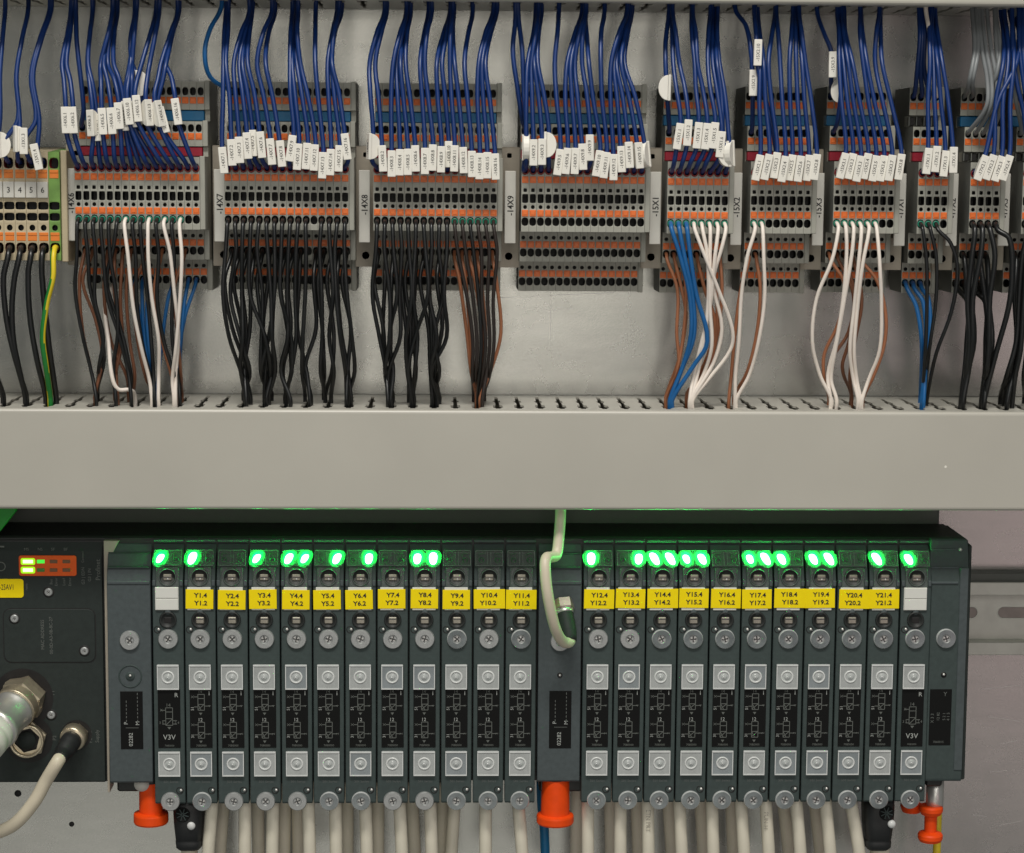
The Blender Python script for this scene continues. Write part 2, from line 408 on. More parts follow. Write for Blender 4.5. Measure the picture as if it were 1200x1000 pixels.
LP = (slot_x(659.6, 474, 150) - slot_x(433, 474, 150)) / 9
lower_duct = duct('wire_duct', 'wide grey plastic cable duct across the middle, blank cover facing out', wl + 2.6, 1, LP, slot_x(433, 474, 150), wl_b - 2.6)
UP_ = (slot_x(735, 8, 130) - slot_x(267, 8, 130)) / 18
upper_duct = duct('wire_duct', 'grey plastic cable duct along the top edge, slots facing down over blue wires', wu - 2.6, -1, UP_, slot_x(267, 8, 130), wu - 112)
q = P(1108, 547, DD); pc = MB().use('tag'); pc.prism_d([(-1.6, .3), (.2, -1.6), (1.6, .2), (.6, 1.5), (-.8, 1.3)], DD, DD + .25); o = link('paint_chip', pc.mesh('paint_chip'), lower_duct, W3((q.x, 0, q.z - wl - 2.6)))
W_LOW = wl + 2.6; W_UP = wu - 2.6

# ------------------------------------------------------------------ DIN rails
def din_rail(label, v_mid, x0, x1, d_at=19, lift=0):
    wm = P(600, v_mid, d_at).z if not isinstance(v_mid, tuple) else P(*v_mid, d_at).z
    t = thing('din_rail', label, 'mounting rail', W3(((x0 + x1) / 2, 0, wm)))
    hx = (x1 - x0) / 2
    b = MB().use('rail')
    prof = [(0.5, -31), (0.5, 31), (15.5, 31), (15.5, 43.5), (19, 43.5), (19, 28), (3.5, 28), (3.5, -28), (19, -28), (19, -43.5), (15.5, -43.5), (15.5, -31)]
    b.prism_x([(d + lift, w_) for d, w_ in prof], -hx, hx, bev=0.8); link('rail_profile', b.mesh('rail_profile'), t)
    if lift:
        g = MB().use('term_side'); g.box(-hx, hx, 0.5, lift, -50.5, 36, bev=1); link('rail_shade_box', g.mesh('rail_shade_box'), t)  # added dark box, stands for the band of shade above the rail
    return t, wm
rail1, _ = din_rail('zinc plated rail behind the row of terminal strips', (600, 240), -740, 760)
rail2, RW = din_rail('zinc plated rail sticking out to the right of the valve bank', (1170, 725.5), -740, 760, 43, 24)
# the oblong fixing slot in the rail
rx = P(1178, 718, 28).x
def obround(hx, hw, n=6):
    L = hx - hw
    return [(L + hw * math.sin(PI * i / n), -hw * math.cos(PI * i / n)) for i in range(n + 1)] + [(-L - hw * math.sin(PI * i / n), hw * math.cos(PI * i / n)) for i in range(n + 1)]
for i in (-1, 0, 1):
    b = MB().use('rail'); n = 28; O, I, B = [], [], []
    for a_ in range(n):
        a = 2 * PI * a_ / n; c, q = math.cos(a), math.sin(a); k_ = 12.0 * (1 if c >= 0 else -1)
        O.append(b.v(k_ + 8.2 * c, 27.6, 8.2 * q)); I.append(b.v(k_ + 6.6 * c, 28.3, 6.6 * q)); B.append(b.v(k_ + 6.2 * c, 25.0, 6.2 * q))
    for a_ in range(n):
        j_ = (a_ + 1) % n; b.f([O[a_], O[j_], I[j_], I[a_]], True); b.use('mod_d'); b.f([I[a_], I[j_], B[j_], B[a_]], True); b.use('rail')
    b.use('slot_back'); b.f([b.v(k_ * 1.0 + 0, 0, 0) for k_ in ()] or [b.v(12.0 * (1 if math.cos(2 * PI * a_ / n) >= 0 else -1) + 6.4 * math.cos(2 * PI * a_ / n), 27.62, 6.4 * math.sin(2 * PI * a_ / n)) for a_ in range(n)])
    link('fixing_slot', b.mesh('fixing_slot'), rail2, W3((rx + i * 62, 0, P(1178, 718, 28).z - RW)))

# ------------------------------------------------------------------ terminal strips
DF, D2, D1, D3, D4 = 150.0, 118.0, 96.0, 110.0, 82.0
UR = 683.0
def wr(v, d): return P(UR, v, d).z
W0 = wr(210.7, DF)                                               # reference: upper front buttons
PITCH = (P(751.6, 210.7, DF).x - P(615.6, 210.7, DF).x) / 15
rows = {k: wr(v, d) - W0 for k, (v, d) in dict(t1=(121, D1), t2=(163, D2), f1=(210.7, DF), f2=(250, DF), t3=(286.5, D3), t4=(320.5, D4)).items()}
ent = {k: wr(v, d) - W0 for k, (v, d) in dict(t1=(110.5, D1), t2=(153.5, D2), f1=(199.5, DF), f2=(260, DF), t3=(296, D3), t4=(329.5, D4)).items()}
DROW = dict(t1=D1, t2=D2, f1=DF, f2=DF, t3=D3, t4=D4)
hp = PITCH / 2 - 0.12
def R_(v, d): return wr(v, d) - W0
def terminal_mesh(markers):
    b = MB().use('term')
    # bands per tier: (v0, v1, hole half width, hole half height, power, depth, ring) in photograph rows
    T = [
     (D1, [(99, 104.5, None), (104.5, 116.5, (3.3, 4.6, 2.6, 14, 'hole')), (116.5, 132, None)]),
     (D2, [(145.5, 148.5, None), (148.5, 158.5, (3.3, 4.3, 2.6, 14, 'hole')), (158.5, 174.5, None)]),
     (DF, [(187, 194, None), (194, 205.5, (3.8, 5.0, 2.3, 12, 'redhole')), (205.5, 219.5, None), (219.5, 226.5, (1.9, 2.0, 8, 8, 'hole')), (226.5, 227.5, None),
           (227.5, 238.2, (3.3, 4.9, 6, 14, 'hole')), (238.2, 239.7, None), (239.7, 245.9, (2.1, 2.2, 2.0, 9, 'hole')), (245.9, 254.6, None), (254.6, 265.2, (3.75, 4.7, 2.5, 14, 'hole')), (265.2, 271.5, None)]),
     (D3, [(264, 275.5, None), (275.5, 281.5, (2.2, 2.1, 2.0, 8, 'hole')), (281.5, 290.8, None), (290.8, 301.2, (3.7, 4.6, 2.5, 14, 'hole')), (301.2, 306.5, None)]),
     (D4, [(298, 310.5, None), (310.5, 316, (2.2, 2.1, 2.0, 8, 'hole')), (316, 324.6, None), (324.6, 335, (3.7, 4.6, 2.5, 14, 'hole')), (335, 341, None)]),
    ]
    prof = []                      # side outline (d, w) from the top, front side going down
    for d, bs in T:
        a, z = R_(bs[0][0], d), R_(bs[-1][1], d)
        prof.append((d, a, z))
        for v0, v1, hole in bs:
            w0, w1 = R_(v0, d), R_(v1, d)
            if hole is None:
                b.use('term'); b.f([b.v(-hp, d, w0), b.v(hp, d, w0), b.v(hp, d, w1), b.v(-hp, d, w1)])
            else:
                b.use('term'); b.band(-hp, hp, w0, w1, d, hole[0], hole[1], hole[3], hole[2], hole[4], 'term')
    # recessed floors between tiers and outline
    pts = []
    floors = [(prof[0][2], D1 - 16, prof[1][1]), (prof[1][2], D2 - 16, prof[2][1])]
    d, a, z = prof[0]; pts += [(d, a), (d, z), (d - 16, z), (d - 16, prof[1][1])]
    d, a, z = prof[1]; pts += [(d, a), (d, z), (d - 12, z), (d - 12, prof[2][1])]
    d, a, z = prof[2]; pts += [(d, a), (d, z), (D3, z)]
    d, a, z = prof[3]; pts += [(d, z), (D4, z)]
    d, a, z = prof[4]; pts += [(d, z), (20, z), (20, prof[0][1])]
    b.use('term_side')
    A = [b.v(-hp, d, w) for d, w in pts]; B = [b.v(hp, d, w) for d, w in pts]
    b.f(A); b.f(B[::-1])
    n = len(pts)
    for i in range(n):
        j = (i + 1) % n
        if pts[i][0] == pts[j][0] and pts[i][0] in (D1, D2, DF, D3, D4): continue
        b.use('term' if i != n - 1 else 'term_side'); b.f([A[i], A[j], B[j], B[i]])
    # slots instead of the coloured bridges
    me = b.mesh('terminal')
    return me, prof
TERM, PROF = terminal_mesh(None)
def button_mesh(key, hx=3.5, hw=3.6):
    b = MB().use(key)
    b.box(-hx, hx, -2, 0.7, -hw, hw, bev=0.5)
    b.box(-hx + 1.1, hx - 1.1, 0.5, 1.2, -hw + 1.3, hw - 1.7, bev=0.3)
    return b.mesh('release_button')
BTN = button_mesh('orange')
def strip_block(key, x0, x1, d, w0, w1):
    b = MB().use(key); b.box(x0, x1, d - 20, d, w0, w1, bev=0.8); return b.mesh('bridge_strip')
def slot_strip(x0, n, d, w0, w1):
    b = MB().use('term'); b.box(x0 - PITCH / 2, x0 + PITCH * (n - .5), d - 22, d - 8, w0, w1)
    b.use('hole')
    for i in range(n): b.box(x0 + i * PITCH - 3.2, x0 + i * PITCH + 2.4, d - 10, d - 1, w0 + .8, w1 - .8, bev=.6)
    b.use('term_side')
    for i in range(n): b.box(x0 + i * PITCH - 4.2, x0 + i * PITCH - 3.3, d - 10, d, w0 + .8, w1 - .8)
    return b.mesh('jumper_slots')
STRIPS = {}
def terminal_strip(name, n, u, v, blue='blue', red='red', desc=''):
    p = P(u, v, DF)
    t = thing('terminal_strip', desc, 'terminal strip', W3((p.x, 0, p.z)), 'grey terminal strips clipped on the upper rail')
    for i in range(n):
        tm = link('terminal', TERM, t, W3((i * PITCH, 0, 0)))
        for k in rows:
            link('release_button', BTN, tm, W3((0, DROW[k], rows[k])))
    # bridge bars lying in the two recesses
    x0, x1 = -PITCH * .45, PITCH * (n - .55)
    a0, a1 = PROF[0][2] + .8, PROF[1][1] - .8; c0, c1 = PROF[1][2] + .8, PROF[2][1] - .8
    if blue == 'blue': link('blue_bridge', strip_block('blue_strip', x0, x1, D1 - 1, a0, a1), t)
    else: link('jumper_slots', slot_strip(0, n, D1 - 1, a0, a1), t)
    if red == 'red': link('red_bridge', strip_block('red_strip', x0, x1, D2 - 1, c0, c1), t)
    else: link('jumper_slots', slot_strip(0, n, D2 - 1, c0, c1), t)
    # end cover on the right: thin stepped plate, a touch proud
    b = MB().use('term')
    pr = PROF
    pts = [(D1 + .6, pr[0][1] - 1), (D1 + .6, pr[0][2]), (D1 - 4, pr[0][2]), (D1 - 4, pr[1][1]), (D2 + .6, pr[1][1] - 1), (D2 + .6, pr[1][2]), (D2 - 4, pr[1][2]), (D2 - 4, pr[2][1]), (DF + .6, pr[2][1] - 1),
           (DF + .6, pr[2][2]), (D3 + .6, pr[2][2] + .5), (D3 + .6, pr[3][2]), (D4 + .6, pr[3][2] + .5), (D4 + .6, pr[4][2] + 1), (18, pr[4][2] + 1), (18, pr[0][1] - 1)]
    xe = PITCH * (n - .5)
    b.prism_x(pts, xe + .1, xe + 5.6, bev=0.5); link('end_cover', b.mesh('end_cover'), t)
    STRIPS[name] = (p, n, t)
    return t
def entry(name, i, row):
    p, n, t = STRIPS[name]
    return Vector((p.x + (i - 1) * PITCH, DROW[row], p.z + ent[row]))
terminal_strip('14X6', 16, 91.5, 207, desc='sixteen-way terminal strip beside label 14X6, brown and white wires below')
terminal_strip('14X7', 16, 267, 208, desc='sixteen-way terminal strip beside label 14X7, black wires hiding its lower tiers')
terminal_strip('14X8', 16, 442, 209.5, desc='sixteen-way terminal strip beside label 14X8, lower right part open above brown wires')
terminal_strip('14X9', 16, 615.6, 210.7, desc='sixteen-way terminal strip beside label 14X9, nothing wired to its lower tiers')
terminal_strip('15X1', 8, 786.7, 213, desc='eight-way terminal strip beside label 15X1 with bright blue and white wires below')
terminal_strip('15X2', 8, 884.2, 213, desc='eight-way terminal strip beside label 15X2 with two white wires below')
terminal_strip('15X3', 8, 981.6, 212.9, desc='eight-way terminal strip beside label 15X3 with six white wires below')
terminal_strip('17X1', 4, 1080.3, 213.7, 'slots', 'red', desc='four-way terminal strip beside label 17X1 with blue wires from its lowest tier')
terminal_strip('17X2', 4, 1141.3, 214, 'blue', 'slots', desc='four-way terminal strip beside label 17X2 with grey wires above and black bundles below')
terminal_strip('17X3', 4, 1203.0, 214, 'blue', 'slots', desc='terminal strip cut off by the right edge of the picture, beside label 17X3')

# end brackets with name cards
def bracket(uc, name, dv=0.0, hw=11.0):
    DB, DL = 88.0, 128.0
    p = P(uc, 240 + dv, DL)
    t = thing('end_bracket', 'beige end bracket with white name card reading %s' % name[1:], 'end bracket', W3((p.x, 0, p.z)), 'end brackets between the terminal strips')
    def q(v, d): return P(uc, v + dv, d).z - p.z
    b = MB().use('beige')
    y0, y1 = q(173, DB), q(313, DB)
    b.box(-hw, hw, 20, DB - 8, y0 + 1, y1 - 1)
    wh, wc = q(181.5, DB), q(299, DB)
    def seg(w0, w1): b.box(-hw, hw, DB - 8.2, DB, w0, w1)
    b.use('beige')
    b.band(-hw, hw, y0, q(192, DB), DB, 2.6, 2.6, 8, 8, 'hole', 'beige'); seg(q(192, DB) + .05, q(288, DB) - .05)
    b.band(-hw, hw, q(288, DB), y1, DB, 4.3, 4.3, 8, 2, 'hole', 'beige')
    for s_ in (-1, 1): b.box(s_ * hw - .4, s_ * hw + .4, DB - 8, DB + .3, y0, y1)
    b.box(-hw, hw, DB - 8, DB + .3, y0 - .6, y0); b.box(-hw, hw, DB - 8, DB + .3, y1, y1 + .6)
    link('bracket_body', b.mesh('bracket_body'), t)
    c = MB().use('card'); l0, l1 = q(200.5, DL), q(285.5, DL)
    c.box(-6.1, 6.1, DL - 4, DL, l0, l1, bev=0.6); c.use('beige'); c.box(-3, 3, DB, DL - 4, l0 + 8, l1 - 8)
    cd_ = link('name_card', c.mesh('name_card'), t)
    text('card_lettering', name, 6.6, 'ink', cd_, (0.6, DL + .25, q(241, DL)), PI / 2, 0.92, .12)
for uc, nm, dv in ((83, '-14X6', -3), (257.3, '-14X7', -2), (427, '-14X8', -1), (598, '-14X9', 0), (768, '-15X1', 1), (863, '-15X2', 2), (959, '-15X3', 2.5), (1055, '-17X1', 3), (1116, '-17X2', 3), (1177, '-17X3', 3)):
    bracket(uc, nm, dv)

# beige feed-through terminals at the left edge
def feed_strip():
    DFB = 140.0
    p = P(10, 204, DFB); px = (P(63.6, 204, DFB).x - P(10, 204, DFB).x) / 4.03
    t = thing('terminal_strip', 'beige numbered terminals 3 to 6 with green earth terminal at left edge', 'terminal strip', W3((p.x, 0, p.z)), None)
    def q(v): return P(30, v, DFB).z - p.z
    hx = px / 2 - .15
    def tm(key):
        b = MB().use(key)
        B_ = [(178, 184, None), (184, 198.5, (5.2, 6.0, 3, 14, 'redhole')), (198.5, 236, None), (236, 246.5, (5.6, 4.2, 5, 10, 'hole')), (246.5, 249, None), (249, 259.5, (5.6, 4.2, 5, 10, 'hole')), (259.5, 262, None),
              (262, 272, (3.2, 3.4, 2, 10, 'hole')), (272, 283.8, None), (283.8, 298, (5.4, 6.0, 3, 14, 'redhole')), (298, 305, None)]
        for v0, v1, h in B_:
            w0, w1 = q(v0), q(v1)
            if h is None: b.use(key); b.f([b.v(-hx, DFB, w0), b.v(hx, DFB, w0), b.v(hx, DFB, w1), b.v(-hx, DFB, w1)])
            else: b.use(key); b.band(-hx, hx, w0, w1, DFB, h[0], h[1], h[3], h[2], h[4], key)
        b.use(key)
        a, z = q(178), q(305)
        for x in (-hx, hx): b.f([b.v(x, DFB, a), b.v(x, DFB, z), b.v(x, 20, z + 6), b.v(x, 20, a - 6)])
        b.f([b.v(-hx, DFB, a), b.v(hx, DFB, a), b.v(hx, 20, a - 6), b.v(-hx, 20, a - 6)]); b.f([b.v(-hx, DFB, z), b.v(hx, DFB, z), b.v(hx, 20, z + 6), b.v(-hx, 20, z + 6)])
        return b.mesh('terminal')
    mb, mg = tm('tbeige'), tm('tgreen')
    btn = button_mesh('orange_b', 4.9, 4.6)
    bb = MB().use('orange_b'); bb.box(-4.9, 4.9, -1, .9, -4.6, -1.2, bev=.4); bb.box(-4.9, 4.9, -1, .5, -1.0, 4.6, bev=.4); btn = bb.mesh('release_button')
    cm = MB().use('card'); cm.box(-hx + .2, hx - .2, 0, 3, q(213), q(232), bev=.5); card = cm.mesh('number_card')
    for i in range(-4, 5):
        m = link('terminal', mg if i == 4 else mb, t, W3((i * px, 0, 0)))
        for v in (204, 277.5): link('release_button', btn, m, W3((0, DFB, q(v))))
        if i < 4:
            c = link('number_card', card, m, W3((0, DFB, 0)))
            if i >= 0: text('card_number', str(3 + i), 6.0, 'ink', c, (0.2, 3.3, q(223)))
    b = MB().use('tbeige'); b.box(4.5 * px + .2, 4.5 * px + 7, 20, DFB - 4, q(176), q(307), bev=.8)
    link('end_cover', b.mesh('end_cover'), t)
    return p, px, q
FP, FPX, FQ = feed_strip()

# ------------------------------------------------------------------ wires
def marker_mesh():
    b = MB().use('tag')
    b.box(-4.3, 4.3, 2.4, 5.4, -14, 14, bev=.5)
    A = [(2.2 - 10.5 * math.sin(PI * i / 10), -13.6 * math.cos(PI * i / 10)) for i in range(11)]
    A = [(d, w) for d, w in A]
    b.prism_x(A, -3.3, 3.3, bev=0.4)
    return b.mesh('wire_marker')
MARK = marker_mesh()
def wire(name, mkey, pts, r, label, cat='wire', group=None, n=8, marker=None, per=5, stripe=False):
    o0 = pts[-1] if not marker else pts[-1]
    b = MB().use(mkey); b.o = (-o0[0], -o0[1], -o0[2])
    b.tube(pts, r, n=n, per=per, stripe=stripe)
    o = link(name, b.mesh(name), None, W3(o0)); tag(o, label, cat, group)
    if marker:
        c, tilt, yaw, txt = marker
        m = link('wire_marker', MARK, o); m.matrix_basis = Matrix.Translation(W3(Vector(c) - Vector(o0))) @ Matrix.Rotation(math.radians(tilt), 4, 'Y') @ Matrix.Rotation(math.radians(yaw), 4, 'Z')
        if txt: text('marker_lettering', txt, 3.7, 'ink_grey', m, (0.2, 5.62, 0), PI / 2, 0.95)
    return o
RB = 2.55
def rnd(a): return random.uniform(-a, a)
def blue(strip, i, us, ut, vt, tilt=0.0, yaw=0.0, bulge=-8.0, d_tag=None, show=True):
    e = entry(strip, i, 'f1')
    dt = d_tag or (171 + rnd(3)); sn = math.sin(math.radians(tilt))
    ds = 112 + rnd(14)
    ue = 1.0 * ut
    pts = [P(us, -14, ds), P(us + rnd(1.5), 14, ds), P(us + bulge * .55 + rnd(1), 38, ds + 24), P(us + bulge + (ut - us) * .18 + rnd(1.2), 74, 155 + rnd(5))]
    a = P(ut + sn * 21, vt - 21, dt); c = P(ut, vt, dt); z = P(ut - sn * 16, vt + 16, dt - 1)
    if vt - 21 > 108: pts.append(P(us + (ut - us) * .62 + bulge * .55, 74 + (vt - 95) * .45, 165))
    pts += [a, c]
    gap = e.z - z.z
    if gap > 6: pts.append(z)
    if gap > 22: pts.append(Vector((e.x * .85 + z.x * .15, dt - 6, e.z - 9)))
    pts += [Vector((e.x, DF + 4, e.z - 1.5)), Vector((e.x, DF - 7, e.z + .6))]
    lab = 'blue wire tagged %s.%d in the %s upper hole of strip %s' % (strip, i, ORD[i - 1], strip)
    wire('blue_wire', 'w_blue', pts, RB, lab, group='blue wires with white tags from the upper duct',
         marker=(c, tilt, yaw, '-%s.%d' % (strip, i)) if show else None)
# strip 14X6
for i, us, ut, vt, tl, yw, bg in ((1, 84, 77.5, 141, -2, 0, -9), (2, 86, 86.3, 141, -3, 0, -7), (3, 110, 108.8, 144.4, -2, -30, -8), (4, 108, 114, 150, -3, 0, -6), (5, 133, 120, 142.5, -3, 10, -12), (6, 135, 131.3, 142, -4, 0, -12), (7, 132, 140, 136, -4, 0, -6), (8, 137, 146, 138, -4, 0, -5),
                              (9, 160, 148, 134, -6, 0, -6), (10, 159, 151, 131, -6, 0, -5), (11, 161, 156, 134, -5, 0, -6), (12, 184, 160, 127.5, -5, 16, -14), (13, 187, 172, 132.5, -4, 42, -9), (14, 207, 184.6, 133.8, -10, 48, -14), (15, 209, 190, 141, -14, 20, -12), (16, 210, 207.5, 131, -8, 0, -14)):
    blue('14X6', i, us, ut, vt, tl, yw, bg, d_tag=174 - (6 if i in (4, 8, 9, 11, 15) else 0))
for i, us, ut, vt, tl, yw, bg in ((1, 266, 262, 188, -5, 0, -4), (2, 268, 272, 179, -3, 0, -3), (3, 291, 281, 176, -3, 0, -16), (4, 294, 290.4, 171, -4, 0, -14), (5, 296, 296.5, 168, -3, 0, -12), (6, 297, 305.3, 170, -5, 12, -8), (7, 318, 318, 178, -5, 0, -17), (8, 321, 328.7, 180.4, -5, 12, -12),
                              (9, 343, 341.4, 174, 8, 0, -3), (10, 345, 349.2, 184, 4, 0, -3), (11, 347, 359.4, 183.2, 4, 0, -1), (12, 349, 368.7, 185, 3, 0, 0), (13, 371, 378.2, 194, 2, 0, -4), (14, 396, 387.5, 190.3, 2, 0, -10), (15, 398, 397.4, 186, 2, 0, -10), (16, 400, 405.9, 172, -7, 0, -12)):
    blue('14X7', i, us, ut, vt, tl, yw, bg, d_tag=172 - (5 if i in (5,) else 0))
for i, us, ut, vt, tl, yw, bg in ((1, 450, 436.5, 172, 2, -68, -14), (2, 453, 448.5, 186, -3, 0, -12), (3, 475, 459, 192, 0, 0, -12), (4, 477, 468.5, 190.5, 1, 0, -10), (5, 479, 478, 190, 0, 0, -10), (6, 480, 487, 186, -2, 0, -7), (7, 503, 498, 189, 0, 0, -9), (8, 505, 507, 185, 1, 0, -8),
                              (9, 527, 517, 187, 1, 0, -14), (10, 529, 526, 181, -1, 0, -10), (11, 531, 532.5, 186, 1, 0, -5), (12, 533, 543, 188, -2, 0, -3), (13, 553, 553, 192.5, -1, 0, -9), (14, 579, 562, 195, 1, 0, -16), (15, 581, 571, 194, 0, 0, -15), (16, 583, 580.5, 195.5, -2, 0, -13)):
    blue('14X8', i, us, ut, vt, tl, yw, bg, d_tag=172 - (6 if i in (10,) else 0))
for i, us, ut, vt, tl, yw, bg in ((1, 629, 616.5, 173, 0, 180, -8), (2, 631, 625, 179, 0, 0, -7), (3, 633, 635, 178.2, 0, 0, -6), (4, 634, 643, 170, 0, -88, -5), (5, 656, 654.5, 190.3, 7, 0, -5), (6, 682, 663.8, 189, 5, 0, -15), (7, 684, 673.7, 189, 2, 0, -13), (8, 685, 682.6, 184, -3, 0, -12), (9, 686, 692, 173.3, -1, -14, -4),
                              (10, 687, 700.3, 191.7, 9, 0, 0), (11, 708, 708.8, 193.8, 7, 0, -5), (12, 735, 718.7, 196.2, 0, 0, -17), (13, 737, 728, 186.8, -3, 0, -15), (14, 738, 737, 181.8, -4, 0, -14), (15, 740, 747.4, 182.5, -5, 15, -14), (16, 742, 756, 181, -6, 150, -12)):
    blue('14X9', i, us, ut, vt, tl, yw, bg)
for i, us, ut, vt, tl, yw, bg in ((1, 786, 794.7, 160, 8, 0, 2), (2, 788, 805.5, 155.8, 3, 0, 6), (3, 811, 817.2, 159, 5, 0, 1), (4, 813, 827, 160, 5, 0, 3), (5, 833, 836, 159, 6, 0, -5), (6, 836, 844, 169.5, 5, 0, -1), (7, 839, 849.5, 181, -6, 100, 0), (8, 841, 855, 180, -3, 150, 0)):
    blue('15X1', i, us, ut, vt, tl, yw, bg, d_tag=176)
for i, us, ut, vt, tl, yw, bg in ((1, 885, 887.5, 196.7, 11, 0, 6), (2, 887, 898, 196, 11, 0, 6), (3, 908, 908, 194, 8, 0, -7), (4, 910, 917.5, 198.3, 9, 0, 4), (5, 930, 926, 196.7, 8, 0, -3), (6, 933, 936, 198, 7, 0, 0), (7, 935, 946, 197, 6, 0, 2), (8, 937, 955, 196, 6, 0, 5)):
    blue('15X2', i, us, ut, vt, tl, yw, bg)
for i, us, ut, vt, tl, yw, bg in ((1, 982, 986.8, 194.5, 13, 0, 2), (2, 984, 996, 195, 11, 0, 3), (3, 986, 1005.5, 198, 10, 0, 4), (4, 988, 1014, 195, 10, 0, 6), (5, 1007, 1023.7, 197.6, 9, 0, 1), (6, 1009, 1033, 197.6, 9, 0, 2), (7, 1030, 1042.7, 197, 8, 0, -6), (8, 1033, 1053.6, 195.8, 7, 0, -3)):
    blue('15X3', i, us, ut, vt, tl, yw, bg)
for i, us, ut, vt, tl, yw, bg in ((1, 1090, 1086, 189, 5, 0, 0), (2, 1092, 1096, 186.7, 4, 0, 1), (3, 1094, 1106, 192, 5, 0, 2), (4, 1096, 1116.3, 187.7, 0, 0, 4)):
    blue('17X1', i, us, ut, vt, tl, yw, bg)
for i, us, ut, vt, tl, yw, bg in ((1, 1190, 1149.3, 197, 19, 0, 8), (2, 1174, 1159, 196.3, 17, 0, 4), (3, 1177, 1169, 198, 16, 0, 6), (4, 1182, 1178, 197, 16, 0, 8)):
    blue('17X2', i, us, ut, vt, tl, yw, bg)

def free_wire(name, mkey, px, r, label, group=None, marker=None, **kw):
    return wire(name, mkey, [P(*p) if not isinstance(p, Vector) else p for p in px], r, label, group=group, marker=marker, **kw)
def into(strip, i, row):
    e = entry(strip, i, row); d = DROW[row]
    return [Vector((e.x, d + 5, e.z - 3)), Vector((e.x, d - 8, e.z + .5))]
# blue wires to the upper tiers and neighbours
free_wire('blue_wire', 'w_blue', [(88, -14, 115), (89, 14, 115), (90, 50, 135), (95, 95, 140), (98, 130, 136)] + into('14X6', 1, 't2'), RB, 'dark blue wire going behind the tags into second tier of strip 14X6')
free_wire('blue_wire', 'w_lblue', [(260, -14, 110), (259, 10, 112), (246, 35, 130), (240, 62, 140), (246, 90, 130)] + [Vector((entry('14X7', 1, 't1').x - 3, 112, entry('14X7', 1, 't1').z - 2)), Vector((entry('14X7', 1, 't1').x, 88, entry('14X7', 1, 't1').z))], 2.5, 'lighter blue wire looping out left of strip 14X7 to its top tier')
free_wire('blue_wire', 'w_blue', [(604, -14, 130), (604, 22, 130), (601, 60, 145), (606, 100, 150), (612, 140, 140)] + into('14X9', 1, 't2'), RB, 'dark blue wire bowing left beside strip 14X9 to its second tier')
free_wire('blue_wire', 'w_blue', [(606, -14, 130), (608, 24, 130), (612, 60, 145), (614, 110, 150), (617, 160, 170), entry('14X9', 1, 'f1') + Vector((-2, 8, -2)), entry('14X9', 1, 'f1') + Vector((-2, -6, 1))], RB, 'dark blue wire running closely down the left edge of strip 14X9')
e = P(781, 100, 150)
free_wire('blue_wire', 'w_blue', [(785, -14, 115), (784, 14, 115), (780, 50, 135), (780, 75, 146), (781, 100, 148), (783, 130, 140)] + into('15X1', 1, 't2'), RB, 'dark blue wire with side-turned white tag over top tier of strip 15X1', marker=(P(780.5, 103, 148), 1, 84, None))
free_wire('blue_wire', 'w_blue', [(861, -14, 115), (862, 12, 118), (874, 30, 135), (880, 60, 150), (882, 97, 148), (882, 130, 138)] + into('15X2', 1, 't2'), RB, 'dark blue wire with upright white tag, lower of two above strip 15X2', marker=(P(882, 97.5, 150), 0, 0, '-15X2.9'))
free_wire('blue_wire', 'w_blue', [(884, -14, 125), (884, 14, 130), (886, 40, 150), (887, 62, 156), (890, 90, 158), (903, 140, 160)] + into('15X2', 4, 'f1'), RB, 'dark blue wire with upright white tag, higher of two above strip 15X2', marker=(P(887.5, 62, 158), 1, 0, '-15X2.10'))
free_wire('blue_wire', 'w_blue', [(957, -14, 110), (958, 16, 112), (966, 40, 130), (974, 60, 138), (975, 78, 138), (974, 96, 128)] + into('15X3', 1, 't1'), RB, 'dark blue wire with white tag high at the left of strip 15X3', marker=(P(975, 76, 140), -1, 0, '-15X3.9'))
free_wire('blue_wire', 'w_blue', [(983, -14, 110), (984, 16, 112), (986, 60, 140), (986, 100, 142), (982, 140, 138)] + into('15X3', 1, 't2'), RB, 'dark blue wire curving left into second tier of strip 15X3', marker=(P(983, 106, 138), 4, 60, None))
for i, us in ((1, 1077), (2, 1080), (3, 1083)):
    free_wire('blue_wire', 'w_blue', [(us, -14, 110), (us, 14, 115), (us + 1, 45, 130), (us - 4 + i * 1.5, 85, 122)] + into('17X1', i, 't1'), RB, 'dark blue wire in the %s top tier hole of strip 17X1' % ORD[i - 1])
free_wire('white_wire', 'w_white', [(1084, -14, 120), (1085, 12, 124), (1089, 40, 138), (1088, 80, 130)] + into('17X1', 4, 't1'), 2.4, 'single white wire among blue ones above strip 17X1')
for k, (us, i, row) in enumerate(((1138, 1, 't1'), (1142, 2, 't1'), (1147, 1, 't2'), (1152, 2, 't2'), (1158, 3, 't2'), (1164, 4, 't2'), (1168, 4, 't1'))):
    e = entry('17X2', i, row)
    mid = [(us + 4, 60, 140), (us + (10 if row == 't2' else -2), 95, 146)] + ([(us + 9, 125, 150)] if row == 't2' else [])
    free_wire('grey_wire', 'w_grey', [(us, -14, 105), (us + rnd(2), 14, 108)] + mid + into('17X2', i, row), 2.5,
              'grey wire from upper duct into the %s hole of strip 17X2, %s tier' % (ORD[i - 1], 'top' if row == 't1' else 'second'), group='grey wires above strip 17X2')
for k, (us, dx) in enumerate(((1186, 14), (1194, 12), (1198, 20))):
    free_wire('blue_wire', 'w_blue', [(us, -14, 120), (us, 14, 122), (us + 1, 60, 145), (us + 6, 100, 150), (us + dx, 135, 146)] + into('17X3', 1 + k, 'f1'), RB, 'dark blue wire running to strip 17X3 at the right edge, %s from left' % ORD[k])
